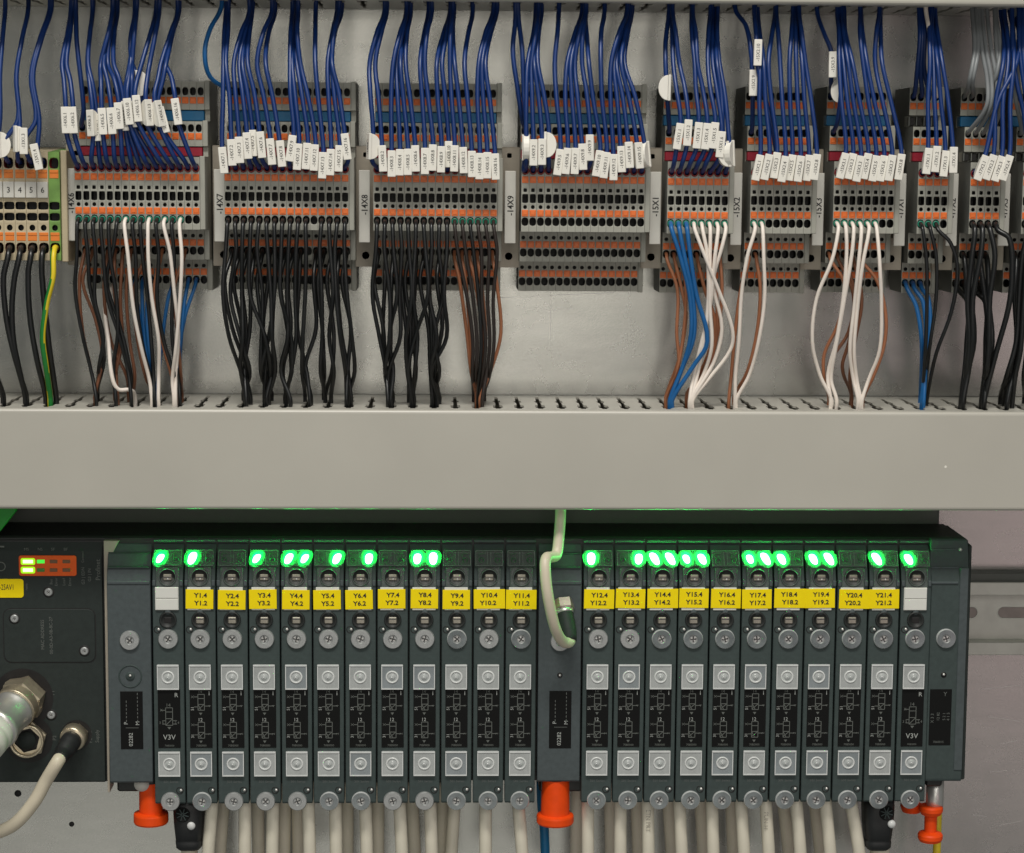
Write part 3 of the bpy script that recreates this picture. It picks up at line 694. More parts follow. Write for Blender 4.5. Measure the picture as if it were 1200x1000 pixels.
for k in range(2):
    free_wire('grey_wire', 'w_grey', [(1188 + 8 * k, -14, 100), (1189 + 8 * k, 16, 104), (1184 + 8 * k, 70, 120), (1190 + 6 * k, 115, 130)] + into('17X3', 1 + k, 't2'), 2.5, 'grey wire behind blue ones near the right edge, %s' % ('left one' if k == 0 else 'right one'))
# blue wires to the beige terminals
def fin(i, v): return Vector((FP.x + i * FPX, 140, FP.z + FQ(v)))
for k, (us, i, bx, mk) in enumerate(((6, -1, -6, None), (33, 0, -14, (3, 170, -70)), (33, 1, -14, (22, 163, -62)), (58, 2, -22, (28.5, 165.5, 0)), (60, 3, -22, (43.5, 184, -12)))):
    e = fin(i, 191)
    pts = [P(us, -14, 110), P(us, 12, 112), P(us + bx * .5, 45, 135), P(us + bx + 0.2 * (i), 90, 150), P(us + bx + 2 * k, 140, 160)]
    if mk: pts.append(P(mk[0], mk[1], 162))
    pts += [e + Vector((0, 10, -4)), e + Vector((0, -8, 0))]
    free_wire('blue_wire', 'w_blue', pts, RB, 'dark blue wire into the %s hole from the left above the number cards' % ORD[i] if i >= 0 else 'dark blue wire at the left edge beside beige terminal 3',
              marker=(P(mk[0], mk[1], 163), (-12 if k == 4 else 0), mk[2] if k != 4 else 0, '-13X1.%d' % (i + 1) if k > 2 else None) if mk else None)
# loose white tag fins seen from the side near 14X6
free_wire('blue_wire', 'w_blue', [(158, -14, 120), (158, 16, 124), (153, 45, 140), (155, 75, 150), (164, 100, 156), (168, 130, 150)] + into('14X6', 10, 't2'), RB, 'dark blue wire with side-turned white tag high above strip 14X6', marker=(P(165, 98, 156), -3, -75, None))

def low_start(strip, i, row, out=12):
    e = entry(strip, i, row); d = DROW[row]
    return [Vector((e.x, d - 9, e.z - .5)), Vector((e.x, d + 3, e.z)), Vector((e.x, d + out, e.z + 6))]
def low_end(us, d=None, wob=0.0):
    d = d or (98 + rnd(36)); x = P(us, 470, d).x
    return [Vector((x + wob, d + 2, W_LOW - 10)), Vector((x, d, W_LOW + 3)), Vector((x - .5, d - 3, W_LOW + 40))]
ROWN = {'f2': 'front lower row', 't3': 'third tier', 't4': 'lowest tier', 'f1': 'front upper row'}
def low(name, mkey, colr, strip, i, row, mids, us, r=2.4, d=None, group=None, extra=''):
    pts = low_start(strip, i, row) + [P(*m) for m in mids] + low_end(us, d)
    lab = '%s wire hanging from the %s hole of strip %s, %s%s' % (colr, ORD[i - 1], strip, ROWN[row], extra)
    return wire(name, mkey, pts, r, lab, group=group or 'wires running down into the lower duct', n=8)
def ring(strip, i, row, key='greenring'):
    pass
# 14X7 : black
G7 = 'black wires hanging from strip 14X7'
s7 = {1: 288, 2: 288, 3: 290, 4: 313, 5: 313, 6: 315, 7: 315, 8: 336, 9: 337, 10: 338, 11: 361, 13: 383, 14: 385, 15: 408, 16: 409}
for i, us in s7.items():
    ue = 267 + (i - 1) * 9.17
    k = rnd(4)
    low('black_wire', 'w_black', 'black', '14X7', i, 'f2', [(ue - 1 + rnd(2), 292, 164), (ue + (-6 if i < 4 else 0) + rnd(6), 345, 158 + rnd(8)), (ue * .55 + us * .45 + (-5 if i % 2 else 4) + rnd(4), 395, 148 + rnd(8)), (us + (-6 if i % 2 else 5) + rnd(3), 435, 128)], us + rnd(4), 2.3, group=G7)
for i, us in {1: 287, 2: 287, 3: 289, 4: 290, 5: 312, 6: 314, 7: 314, 8: 336, 9: 336, 10: 360, 12: 361, 13: 382, 14: 384, 15: 407, 16: 409}.items():
    ue = 268 + (i - 1) * 9.1
    low('black_wire', 'w_black', 'black', '14X7', i, 't3', [(ue - 2 + rnd(3), 330, 132 + rnd(5)), (ue * .6 + us * .4 + rnd(6), 385, 130 + rnd(8)), (us + rnd(6), 432, 120)], us + rnd(4), 2.3, group=G7)
# 14X8 : black, then brown
G8 = 'black wires hanging from strip 14X8'
for i, us in {1: 457, 2: 457, 3: 458, 4: 459, 5: 483, 6: 484, 7: 485, 8: 509, 9: 510, 10: 511}.items():
    ue = 442 + (i - 1) * 9.17
    low('black_wire', 'w_black', 'black', '14X8', i, 'f2', [(ue + rnd(1.5), 292, 164), (ue + rnd(6), 345, 158 + rnd(6)), (ue * .6 + us * .4 + (-5 if i % 2 else 4) + rnd(2), 395, 146 + rnd(8)), (us + (-5 if i % 3 else 4) + rnd(2), 435, 128)], us + rnd(4), 2.3, group=G8)
for i, us in {1: 456, 2: 457, 3: 458, 4: 483, 5: 483, 6: 484, 7: 509, 8: 510, 9: 511, 10: 511}.items():
    ue = 442 + (i - 1) * 9.1
    low('black_wire', 'w_black', 'black', '14X8', i, 't3', [(ue - 2 + rnd(3), 330, 132 + rnd(5)), (ue * .6 + us * .4 + rnd(5), 385, 130 + rnd(8)), (us + rnd(6), 432, 120)], us + rnd(4), 2.3, group=G8)
for i, us in {11: 558, 12: 559, 13: 560, 14: 561, 15: 562, 16: 563}.items():
    ue = 442 + (i - 1) * 9.17; m = 552 + (i - 11) * 5
    low('brown_wire', 'w_dbrown' if i != 13 else 'w_black', 'dark brown' if i != 13 else 'black', '14X8', i, 'f2', [(ue + 3, 296, 160), (ue * .4 + m * .6 + (3 if i < 14 else 0), 350, 150), (m + 2, 400, 140), (us + 2 + (i - 13) * 3.2, 436, 128)], us + (i - 13) * 1.6, 2.0, group='brown wires below strip 14X8')
for i, us in {11: 557, 12: 559, 13: 560, 14: 562, 16: 563}.items():
    ue = 442 + (i - 1) * 9.1; m = {11: 547, 12: 551, 13: 565, 14: 569, 16: 587}[i]
    low('brown_wire', 'w_copper', 'copper brown', '14X8', i, 't3', [(ue * .6 + m * .4, 330, 130), (m, 390, 126), (us * .5 + m * .5, 435, 118)], us + rnd(3.5), 1.95, group='brown wires below strip 14X8')
# 14X6
for i, mids, us in ((1, [(90, 300, 160), (88, 340, 150), (96, 390, 140), (108, 440, 126)], 113), (2, [(103, 300, 160), (106, 340, 150), (118, 385, 140), (122, 420, 130)], 114), (3, [(112, 300, 160), (111, 350, 150), (121, 395, 140), (116, 430, 128)], 115), (4, [(121, 300, 160), (126, 350, 150), (140, 395, 140), (150, 435, 128)], 154),
                    (5, [(129, 300, 160), (136, 345, 150), (138, 390, 142), (133, 430, 128)], 136), (6, [(133, 290, 160), (125, 330, 150), (140, 380, 140), (152, 430, 128)], 156), (8, [(159, 300, 158), (160, 350, 148), (166, 400, 140), (176, 440, 126)], 180), (9, [(167, 300, 158), (173, 350, 146), (178, 410, 138), (180, 440, 126)], 181), (11, [(186, 300, 158), (184, 350, 148), (192, 400, 138), (206, 445, 126)], 209), (13, [(204, 300, 158), (202, 350, 148), (202, 400, 138), (209, 445, 126)], 211)):
    low('black_wire', 'w_black', 'black', '14X6', i, 'f2', mids, us, 2.2, group='wires below strip 14X6')
for i, mids, us in ((7, [(150, 300, 164), (156, 360, 156), (166, 410, 144), (175, 445, 130)], 178), (10, [(174, 305, 164), (178, 350, 156), (186, 400, 146), (186, 440, 130)], 186), (12, [(199, 295, 160), (204, 340, 152), (209, 390, 140), (206, 440, 128)], 206), (14, [(213, 300, 165), (211, 350, 158), (206, 410, 146), (202, 445, 130)], 204)):
    low('white_wire', 'w_white', 'white', '14X6', i, 'f2', mids, us, 2.1, d=128, group='wires below strip 14X6')
for i, m, us in ((1, [(93, 330, 128), (97, 390, 124), (106, 430, 118)], 112), (2, [(97, 330, 128), (112, 375, 124), (120, 420, 118)], 113), (4, [(122, 345, 128), (130, 400, 122), (148, 440, 118)], 152), (5, [(134, 340, 128), (140, 390, 122), (136, 435, 118)], 137), (6, [(141, 350, 128), (143, 400, 122), (135, 440, 118)], 136),
                 (7, [(148, 340, 128), (152, 400, 122), (158, 440, 118)], 157), (9, [(157, 340, 128), (160, 390, 122), (170, 440, 118)], 180), (11, [(181, 340, 128), (190, 400, 122), (201, 440, 118)], 208), (14, [(204, 340, 128), (208, 390, 122), (212, 440, 118)], 212)):
    low('brown_wire', 'w_brown' if i != 11 else 'w_copper', 'brown' if i != 11 else 'light brown', '14X6', i, 't3', m, us + rnd(2), 1.95, group='wires below strip 14X6')
for i, m, us in ((7, [(163, 370, 104), (168, 420, 110)], 179), (8, [(168, 380, 104), (174, 430, 110)], 181), (9, [(172, 365, 104), (176, 420, 110)], 182), (12, [(197, 350, 102), (190, 400, 108)], 184), (14, [(216, 355, 102), (212, 400, 106)], 209), (15, [(217, 370, 102), (209, 420, 108)], 210)):
    low('blue_wire', 'w_lblue', 'bright blue', '14X6', i, 't4', m, us, 2.1, group='wires below strip 14X6')
free_wire('white_wire', 'w_white', [(131, 335, 95), (129, 345, 112), (123, 362, 124), (127, 400, 130), (131, 440, 134), (138, 456, 132), (152, 457, 126), (158, 464, 112), (158, 490, 108)], 2.3, 'white wire making a low loop under strip 14X6, left of the others', group='wires below strip 14X6')
# 15X1
for i, mids, us in ((1, [(797, 300, 160), (808, 345, 152), (810, 390, 144), (800, 430, 132)], 785), (2, [(803, 305, 160), (812, 350, 150), (813, 395, 142), (798, 435, 130)], 787), (3, [(809, 300, 160), (816, 345, 152), (829, 400, 144), (812, 430, 134)], 788)):
    low('blue_wire', 'w_lblue', 'bright blue', '15X1', i, 'f2', mids, us, 2.5, d=126, group='wires below strip 15X1')
for i, mids, us in ((4, [(826, 300, 164), (842, 340, 156), (858, 385, 146), (856, 410, 138), (830, 445, 130)], 812), (5, [(829, 300, 162), (830, 350, 150), (825, 400, 140), (817, 440, 128)], 810), (6, [(832, 305, 160), (832, 360, 150), (834, 405, 142), (824, 440, 128)], 809), (7, [(838, 300, 164), (832, 360, 148), (820, 410, 136), (812, 445, 126)], 808), (8, [(846, 290, 164), (836, 330, 154), (846, 385, 142), (836, 425, 132)], 811)):
    low('white_wire', 'w_white', 'white', '15X1', i, 'f2', mids, us, 2.1, d=130, group='wires below strip 15X1')
for i, m, us in ((1, [(794, 340, 128), (793, 390, 126), (795, 430, 120)], 780), (2, [(799, 340, 128), (804, 370, 126), (796, 420, 120)], 781), (3, [(804, 345, 130), (800, 400, 124), (792, 440, 120)], 782), (5, [(826, 340, 128), (838, 380, 126), (826, 425, 120)], 804), (7, [(840, 350, 128), (838, 400, 124), (822, 440, 120)], 805), (8, [(846, 340, 128), (842, 385, 124), (830, 430, 120)], 806)):
    low('brown_wire', 'w_copper', 'copper brown', '15X1', i, 't3', m, us + rnd(2), 1.95, group='wires below strip 15X1')
# 15X2
for i, mids, us in ((1, [(876, 300, 162), (869, 345, 152), (866, 400, 142), (862, 440, 130)], 861), (2, [(895, 300, 164), (896, 350, 156), (889, 400, 146), (878, 440, 132)], 863)):
    low('white_wire', 'w_white', 'white', '15X2', i, 'f2', mids, us, 2.1, d=124, group='wires below strip 15X2')
for i, m, us in ((1, [(868, 340, 128), (861, 395, 124), (857, 440, 118)], 855), (2, [(891, 340, 128), (887, 390, 124), (876, 435, 118)], 859)):
    low('brown_wire', 'w_copper', 'copper brown', '15X2', i, 't3', m, us + rnd(2), 1.95, group='wires below strip 15X2')
# 15X3
for i, mids, us in ((1, [(975, 305, 164), (957, 350, 154), (952, 400, 144), (961, 440, 132)], 974), (2, [(992, 300, 160), (988, 350, 152), (980, 400, 142), (970, 440, 128)], 973), (3, [(998, 300, 162), (988, 360, 150), (979, 410, 140), (974, 445, 128)], 980), (4, [(1006, 310, 162), (1001, 360, 150), (996, 410, 140), (1000, 445, 128)], 1005), (5, [(1011, 310, 162), (1005, 360, 150), (1001, 410, 140), (1004, 445, 128)], 1008), (6, [(1031, 310, 166), (1033, 360, 156), (1031, 410, 144), (1018, 445, 130)], 1010)):
    low('white_wire', 'w_white', 'white', '15X3', i, 'f2', mids, us, 2.1, d=128, group='wires below strip 15X3')
for i, m, us in ((1, [(990, 335, 130), (982, 380, 126), (966, 415, 122), (966, 445, 118)], 972), (2, [(1000, 345, 130), (994, 390, 126), (972, 425, 120)], 973), (3, [(1002, 350, 130), (995, 400, 126), (987, 430, 120)], 997), (4, [(1010, 350, 130), (1002, 400, 124), (996, 440, 120)], 998), (5, [(1028, 330, 132), (1038, 370, 130), (1036, 405, 126), (1024, 440, 120)], 1013)):
    low('brown_wire', 'w_copper' if i in (1, 5) else 'w_brown', 'copper brown' if i in (1, 5) else 'brown', '15X3', i, 't3', m, us + rnd(2), 2.0, group='wires below strip 15X3')
# 17X1, 17X2, 17X3
for i, m, us in ((1, [(1074, 360, 104), (1080, 400, 110)], 1078), (2, [(1082, 355, 104), (1085, 400, 110)], 1080), (3, [(1088, 350, 104), (1090, 385, 110), (1085, 430, 112)], 1082)):
    low('blue_wire', 'w_lblue', 'bright blue', '17X1', i, 't4', m, us, 2.5, group='wires below strip 17X1')
for i, mids, us in ((1, [(1086, 310, 160), (1086, 370, 150), (1084, 420, 138)], 1080), (2, [(1097, 300, 160), (1097, 350, 152), (1089, 410, 138)], 1083), (3, [(1114, 285, 164), (1122, 315, 160), (1115, 365, 150), (1097, 415, 136)], 1086)):
    low('black_wire', 'w_black', 'black', '17X1', i, 'f2', mids, us, 2.1, group='wires below strip 17X1')
for i, mids, us in ((1, [(1139, 300, 164), (1134, 350, 156), (1136, 400, 146), (1132, 440, 130)], 1127), (2, [(1149, 300, 166), (1140, 350, 158), (1140, 400, 148), (1134, 440, 132)], 1128), (3, [(1166, 300, 166), (1160, 350, 158), (1159, 400, 148), (1156, 440, 132)], 1151), (4, [(1183, 280, 168), (1186, 320, 164), (1182, 360, 156), (1167, 415, 140)], 1153)):
    low('black_wire', 'w_black', 'black', '17X2', i, 'f2', mids, us, 3.0, group='black bundles below strip 17X2')
for row, dd in (('t3', 128), ('t4', 106)):
    for i, us in ((1, 1126), (2, 1129), (3, 1150), (4, 1153)):
        o = {1: 1135, 2: 1139, 3: 1156, 4: 1160}[i]
        low('black_wire', 'w_black', 'black', '17X2', i, row, [(o - 1, 355, dd + 4), (o + rnd(3), 400, dd + 8), (us + 4, 440, 124)], us, 3.0, group='black bundles below strip 17X2')
for i, mids in enumerate(([(1198, 300, 160), (1194, 350, 150), (1191, 400, 140)], [(1204, 300, 160), (1200, 350, 152), (1196, 410, 140)], [(1212, 310, 160), (1209, 360, 150), (1203, 415, 138)])):
    low('black_wire', 'w_black', 'black', '17X3', i + 1, 'f2', mids + [(1180 + 10 * i, 440, 130)], 1172 + i * 14, 2.8, group='black wires at the right edge')
for i in (1, 2, 3):
    low('black_wire', 'w_black', 'black', '17X3', i, 't3', [(1186 + i * 3, 350, 134), (1188 + i * 3, 395, 132), (1182 + i * 3, 435, 124)], 1174 + i * 3, 2.6, group='black wires at the right edge')
# beige strip
def fw(i, v): return [Vector((FP.x + i * FPX, 130, FP.z + FQ(v) - .5)), Vector((FP.x + i * FPX, 144, FP.z + FQ(v))), Vector((FP.x + i * FPX, 153, FP.z + FQ(v) + 9))]
for i, mids, us, lab in ((-1, [(-8, 340, 150), (-10, 400, 140), (-4, 440, 128)], 4, 'black wire cut by the left edge, entering the duct first'), (0, [(4, 326, 152), (7, 370, 146), (14, 405, 140), (25, 445, 126)], 31, 'black wire from the beige terminal numbered three, bowing right at its foot'), (1, [(17, 326, 152), (14, 360, 148), (16, 400, 140), (24, 440, 128)], 30, 'black wire from the beige terminal numbered four, joining its left neighbour'),
                         (2, [(33, 320, 152), (35, 370, 146), (43, 420, 136)], 54, 'black wire from the beige terminal numbered five, beside the striped earth wire'), (3, [(49, 320, 152), (53, 365, 146), (58, 410, 138)], 66, 'black wire from the beige terminal numbered six, passing behind the striped earth wire')):
    wire('black_wire', 'w_black', fw(i, 291) + [P(*m) for m in mids] + low_end(us, 112), 3.3, lab, group='black wires below the beige terminals')
wire('earth_wire', 'w_yg', fw(4, 291) + [P(62, 325, 156), P(55, 355, 152), P(50, 395, 146), P(54, 430, 136)] + low_end(59, 116), 3.1, 'yellow and green striped earth wire from the green terminal', n=12, stripe=True, per=8)

# ------------------------------------------------------------------ ferrule collars showing green around the lower entries
def collars():
    b = MB().use('greenring')
    b.torus(0, 0, 0, 2.9, 0.75, n=14, m=6); return b.mesh('ferrule_collar')
COLLAR = collars()
rc = MB().use('redhole'); rc.torus(0, 0, 0, 3.25, 0.8, n=14, m=6); RCOL = rc.mesh('ferrule_collar')
for s_ in STRIPS:
    p, n, t = STRIPS[s_]
    for i in range(n): link('ferrule_collar', RCOL, t, W3((PITCH * i, DF + .4, ent['f1'] + .8)))
for s_, lst in (('14X6', range(1, 15)), ('14X8', range(11, 17)), ('15X1', range(1, 9)), ('15X2', (1, 2)), ('15X3', range(1, 7)), ('17X1', (1, 2, 3))):
    p, n, t = STRIPS[s_]
    for i in lst: link('ferrule_collar', COLLAR, t, W3((PITCH * (i - 1), DF + .6, ent['f2'])))

# ------------------------------------------------------------------ valve bank
DV = 134.0
KV = (P(1071, 749, DV).x - P(197.2, 749, DV).x) / (1071 - 197.2)      # units per photograph pixel on the valve faces
WS = (P(197.2, 749, DV).z + P(1071, 748.4, DV).z) / 2
def kz(v): return (P(640, v, DV).z - P(640, 748.8, DV).z)             # units below the upper screw row
W_BOT = kz(941.5)
# rear housing behind all modules
XL, XR = P(-90, 640, 118).x, P(1140, 634, 122).x
WT = P(1100, 631.5, 122).z
WTm = WT - WS
b = MB().use('mod_k')
b.prism_d([(XL, WT), (XR - 8, WT), (XR, WT + 6), (XR, WT + 296), (XL, WT + 296)], 22, 118, bev=2)
hs = thing('manifold_base', 'long black manifold housing behind the valve modules, just under the duct', 'valve manifold', W3((0, 0, WT)))
b2 = MB().use('mod_k'); b2.prism_d([(XL, 0), (XR - 10, 0), (XR - 10, 282), (XL, 282)], 22, 114, bev=2); link('housing', b2.mesh('housing'), hs)
b.bm.free()
bb = MB().use('term_side'); y = P(1090, 598, 8).z - WT; bb.box(XL, P(1099, 603, 8).x, 2, 20, y - 14, 30, bev=5, seg=3); link('rear_plate', bb.mesh('rear_plate'), hs)
# light strip segments along the housing's front edge
zs = P(600, 634.5, 118).z - WT
sg = MB().use('mod_l'); sg.box(-17.4 * KV, 17.4 * KV, 113, 119, zs - 1.6, zs + 1.2, bev=.5); SEG = sg.mesh('label_rail')

def phillips(b, x, w, d, r, face='metal', rim='metal'):
    b.use(rim); b.lathe(x, w, [(r - .3, d - 3), (r, d - 2), (r, d + 2.0), (r - .9, d + 3.0)], n=32)
    b.use(face); b.lathe(x, w, [(r - .9, d + 3.0), (r * .46, d + 3.1)], n=32, smooth=False); b.use('metal')
    b.lathe(x, w, [(r * .46, d + 3.1), (r * .38, d + 2.0)], n=32); b.lathe(x, w, [(r * .38, d + 2.0), (0, d + 1.8)], n=32, smooth=False)
    b.use('metal_d')
    for a in (0.25, 0.25 + PI / 2):
        c, s_ = math.cos(a) * r * .32, math.sin(a) * r * .32
        b.bar(x - c, w - s_, x + c, w + s_, r * .15, d + 1.6, d + 2.3)
    b.use('steel')  # small bright bars put in as glints around the cross
    for a in (0.8, 2.6, 4.4): b.bar(x + math.cos(a) * r * .12, w + math.sin(a) * r * .12, x + math.cos(a) * r * .27, w + math.sin(a) * r * .27, r * .11, d + 1.9, d + 2.5)
def screw_mesh(r, face='metal', rim='metal'):
    b = MB(KV); phillips(b, 0, 0, 0, r, face, rim); return b.mesh('screw')
SCREW = screw_mesh(11.6); SCREW_C = screw_mesh(11.6, 'metal_c', 'metal_r'); SCREW_S = screw_mesh(11.2); SCREW_SC = screw_mesh(11.2, 'metal_c', 'metal_r')
def cap_mesh(mk='clear'):
    b = MB(KV).use(mk); b.box(-12.4, 12.4, -1.5, 3.0, -14.6, 14.6, bev=.9)
    b.use('clear_rim')  # pale rims and ring: bright edge highlights put into the colour
    for a in ((-12.6, 12.6, 2.2, 3.8, -14.8, -13.0), (-12.6, 12.6, 2.2, 3.5, 13.4, 14.8), (-12.6, -11.6, 2.2, 3.4, -12.9, 13.3), (11.6, 12.6, 2.2, 3.4, -12.9, 13.3)): b.box(*a)
    b.torus(0, 0, 3.0, 6.6, 1.05, n=24, m=8); b.use('clear'); b.lathe(0, 0, [(5.6, 3.15), (3.2, 3.2), (2.8, 4.0), (2.2, 4.2), (0, 4.2)], n=20); b.use('metal_r'); b.lathe(-.3, .3, [(1.2, 4.1), (.9, 4.7), (0, 4.9)], n=10)  # small pale dot put in as the highlight of the dish
    return b.mesh('clear_cap')
CAP = cap_mesh(); CAP2 = cap_mesh('clear2'); CAPS = (CAP, CAP, CAP2)
def body_mesh(hx, key, bot, top=-108):
    b = MB(KV).use(key)
    prof = [(118, bot / KV), (DV - 2, bot / KV), (DV, bot / KV - 2), (DV, -66.5), (DV + .9, -65.5), (DV + .9, -64.8), (DV - 1, -66.8), (DV - 4, -72), (DV - 9, -86), (DV - 14, -98), (DV - 22, -108), (116, -109), (116, -20)]
    prof = [(118, bot / KV), (DV - 2, bot / KV), (DV, bot / KV - 2), (DV, -65), (DV - 1.5, -68), (DV - 4, -80), (DV - 12, -98), (DV - 19, -109), (114.2, -109)]
    b.prism_x(prof, -hx, hx, bev=.7)
    return b.mesh('module_body')
BODY = body_mesh(17.7, 'mod', W_BOT)
def led_window_mesh():
    b = MB(KV).use('led_win')
    b.prism_x([(DV - 13.5, -102), (DV - 9, -102.5), (DV - 2.2, -87), (DV - 4.5, -84), (DV - 8, -84)], -15.6, 15.2, bev=.5)
    b.use('dim_edge')
    for x in (-15.8, 15.4): b.prism_x([(DV - 12, -103), (DV - 8.6, -103), (DV - 1.7, -86.5), (DV - 4, -84)], x - .3, x + .3)
    b.box(-15.4, 15.0, DV - 10, DV - 8.2, -103.6, -102.7); b.box(-15.4, 15.0, DV - 4, DV - 1.8, -86.9, -86.0)
    for x in (-2.2, 1.6): b.prism_x([(DV - 12, -102), (DV - 8.6, -102), (DV - 2.2, -87.5), (DV - 4, -86)], x - .25, x + .25)
    return b.mesh('lamp_window')
LEDW = led_window_mesh()
def override_mesh():
    b = MB(KV).use('led_win'); b.prism_x([(DV - 6, -84), (DV - 1.5, -84), (DV + .8, -66), (DV + .8, -61), (DV - 2, -61)], -12.5, 12.5, bev=.5)
    b.use('mod_k'); b.lathe(0, -73, [(10.2, DV - 6), (10.2, DV + 1.4), (9.0, DV + 1.6), (8.4, DV + .2), (0, DV - .6)], n=24)
    b.use('dim_edge'); b.torus(0, -73, DV + 1.6, 9.6, .45, n=28, m=6)
    for sx in (-1, 1): b.box(sx * 12.6 - .35, sx * 12.6 + .35, DV - 2, DV + 1.0, -83.5, -62, bev=.2)
    for sx in (-1, 1): b.use('mod_l'); b.box(sx * 15.6 - 2.0, sx * 15.6 + 2.0, DV - 5, DV + 1.6, -69.5, -62.5, bev=.9, seg=2)
    b.use('slot_metal'); b.box(-5.2, 5.2, DV - 2, DV + 1.6, -76.5, -69, bev=1.0); b.use('steel'); b.lathe(.4, -71, [(1.1, DV + 1.6), (0, DV + 2.1)], n=8); b.use('metal_d'); b.box(-4.2, 4.2, DV + 1.5, DV + 1.75, -73.4, -72.2)  # the small steel dot is a painted sparkle on the slot
    return b.mesh('upper_override')
OVR = override_mesh()
def lower_override_mesh(empty):
    b = MB(KV).use('mod_k'); b.lathe(0, -22.5, [(10.2, DV - 2), (10.0, DV + 1.8), (8.6, DV + 2.6), (7.6, DV + 1.0), (0, DV + .6)], n=24)
    b.use('mod_l'); b.lathe(0, -32, [(3.6, DV), (3.3, DV + 1.8), (0, DV + 2.2)], n=14)
    b.use('hole' if empty else 'slot_metal'); b.box(-4.9, 4.9, DV - 1, DV + (1.2 if empty else 2.3), -26, -18.2, bev=.9)
    if not empty: b.use('metal_d'); b.box(-4, 4, DV + 2.2, DV + 2.45, -24.4, -23.2)
    return b.mesh('lower_override')
LOVR, LOVR_E = lower_override_mesh(False), lower_override_mesh(True)
def vent_mesh():
    b = MB(KV).use('hole'); b.lathe(0, 0, [(4.3, -1), (4.3, .35), (3.6, .35), (3.2, -.2), (0, -.4)], n=16); b.use('steel'); b.lathe(1.3, -.3, [(1.9, -.3), (1.5, 1.3), (0, 1.7)], n=10); return b.mesh('set_screw')
VENT = vent_mesh()
def plate_mesh(hx, w0, w1):
    b = MB(KV).use('black'); b.box(-hx, hx, DV - 1, DV + .7, w0, w1, bev=.3); return b.mesh('symbol_plate')
SYM = plate_mesh(13, 59.6, 130.2)
def symbol_marks():
    b = MB(KV).use('print_d'); d0, d1 = DV + .75, DV + .95; t = .75
    for o in (0, 33.5):
        b.bar(-3.5, 66 + o, -3.5, 85 + o, t, d0, d1); b.bar(4, 66 + o, 4, 85 + o, t, d0, d1)
        for w_ in (66, 71, 78, 85): b.bar(-3.5, w_ + o, 4, w_ + o, t, d0, d1)
        b.bar(-3.2, 84 + o, 3.2, 78.5 + o, t, d0, d1); b.bar(-3.2, 78.5 + o, 0, 84.5 + o, t, d0, d1)
        b.bar(-8, 69 + o, -3.5, 69 + o, t, d0, d1); b.bar(4, 80 + o, 10, 80 + o, t, d0, d1); b.bar(-8, 81 + o, -3.5, 81 + o, t, d0, d1)
        b.prism_d([(-2.4, 88 + o), (1.6, 88 + o), (-.4, 91 + o)], d0, d1)
    return b.mesh('valve_symbol')
SYMM = symbol_marks()
def symbol_marks_r():
    b = MB(KV).use('print_d'); d0, d1 = DV + .75, DV + .95; t = .75
    for x in (-4, 4): b.bar(x, 82, x, 103, t, d0, d1)
    for w_ in (82, 87, 95, 103): b.bar(-4, w_, 4, w_, t, d0, d1)
    b.bar(-3.6, 102.5, 3.6, 95.5, t, d0, d1); b.bar(-10, 85, -4, 85, t, d0, d1)
    for w_ in (97.5, 101.5): b.bar(-8, w_, -4, w_, t, d0, d1); b.bar(4, w_, 9, w_, t, d0, d1)
    b.prism_d([(-2.2, 105), (2.2, 105), (0, 108)], d0, d1)
    return b.mesh('valve_symbol')
SYMR = symbol_marks_r()
def lamp_shape(b, hx, w0, w1, lift, sk=0.0):
    n = 14; cw = (w0 + w1) / 2; hw = (w1 - w0) / 2; A, B = [], []
    for i in range(n):
        a = 2 * PI * i / n; c, q = math.cos(a), math.sin(a); e = (abs(c) ** 2.6 + abs(q) ** 2.6) ** (-1 / 2.6)
        w_ = cw + hw * q * e; x = hx * c * e * (1 - .12 * q) - sk * (w_ - cw)
        sl = DV - 9.0 + (w_ + 102.5) / 15.5 * 6.8
        A.append(b.v(x, sl - 3, w_)); B.append(b.v(x, sl + lift, w_))
    b.f(A[::-1]); b.f(B)
    for i in range(n): b.f([A[i], A[(i + 1) % n], B[(i + 1) % n], B[i]])
def led_mesh(hj=0, a=-99.5, z=-88.2, sk=0.0):
    b = MB(KV).use('led_halo'); lamp_shape(b, 9.4 + hj, -103.2, -84.6, -.1, sk * .5)  # halo: green glow on the window plastic, put in as emission
    b.use('led_lens'); lamp_shape(b, 6.8 + hj, -102.6, -86, .25, sk)
    b.use('led'); lamp_shape(b, 4.4 + hj, a, z, .7, sk); return b.mesh('lamp')
LEDS_ON = [[led_mesh(a, b_, c_, k_ + d_) for a, b_, c_, d_ in ((0, -99.5, -88.2, 0), (-.5, -98.6, -89.2, .1), (.3, -100.8, -87.6, -.08))] for k_ in (.36, .1, -.36)]
bo = MB(KV).use('led_off'); bo.torus(0, -92.5, DV - 4.2, 2.6, .6, n=12, m=6); bo.box(-3.4, 3.0, DV - 8, DV - 6.8, -100, -99.2); bo.box(-3.4, -2.8, DV - 8, DV - 6.0, -99.2, -94); LED_OFF = bo.mesh('lamp')
def yl_mesh(x0, x1, key='yellow', w0=-58.6, w1=-35.6):
    b = MB(KV).use(key); b.box(x0, x1, DV + 1.5, DV + 2.1, w0, w1, bev=.25); return b.mesh('name_label')
CARDM = MB(KV).use('white'); CARDM.box(-14.6, 12.6, DV - .2, DV + 1.3, -61.2, -34.2, bev=.3); CARDM = CARDM.mesh('label_holder')
def green_lamp(x, d, w, power):
    l = bpy.data.lights.new('lamp_glow', 'POINT'); l.energy = power; l.color = (0.0, 1.0, 0.10); l.shadow_soft_size = 0.0008
    o = bpy.data.objects.new('lamp_glow', l); COL.objects.link(o); o.location = W3((x, d, w))
def KW(v, k): return v * k
LOWER_W = kz(938)
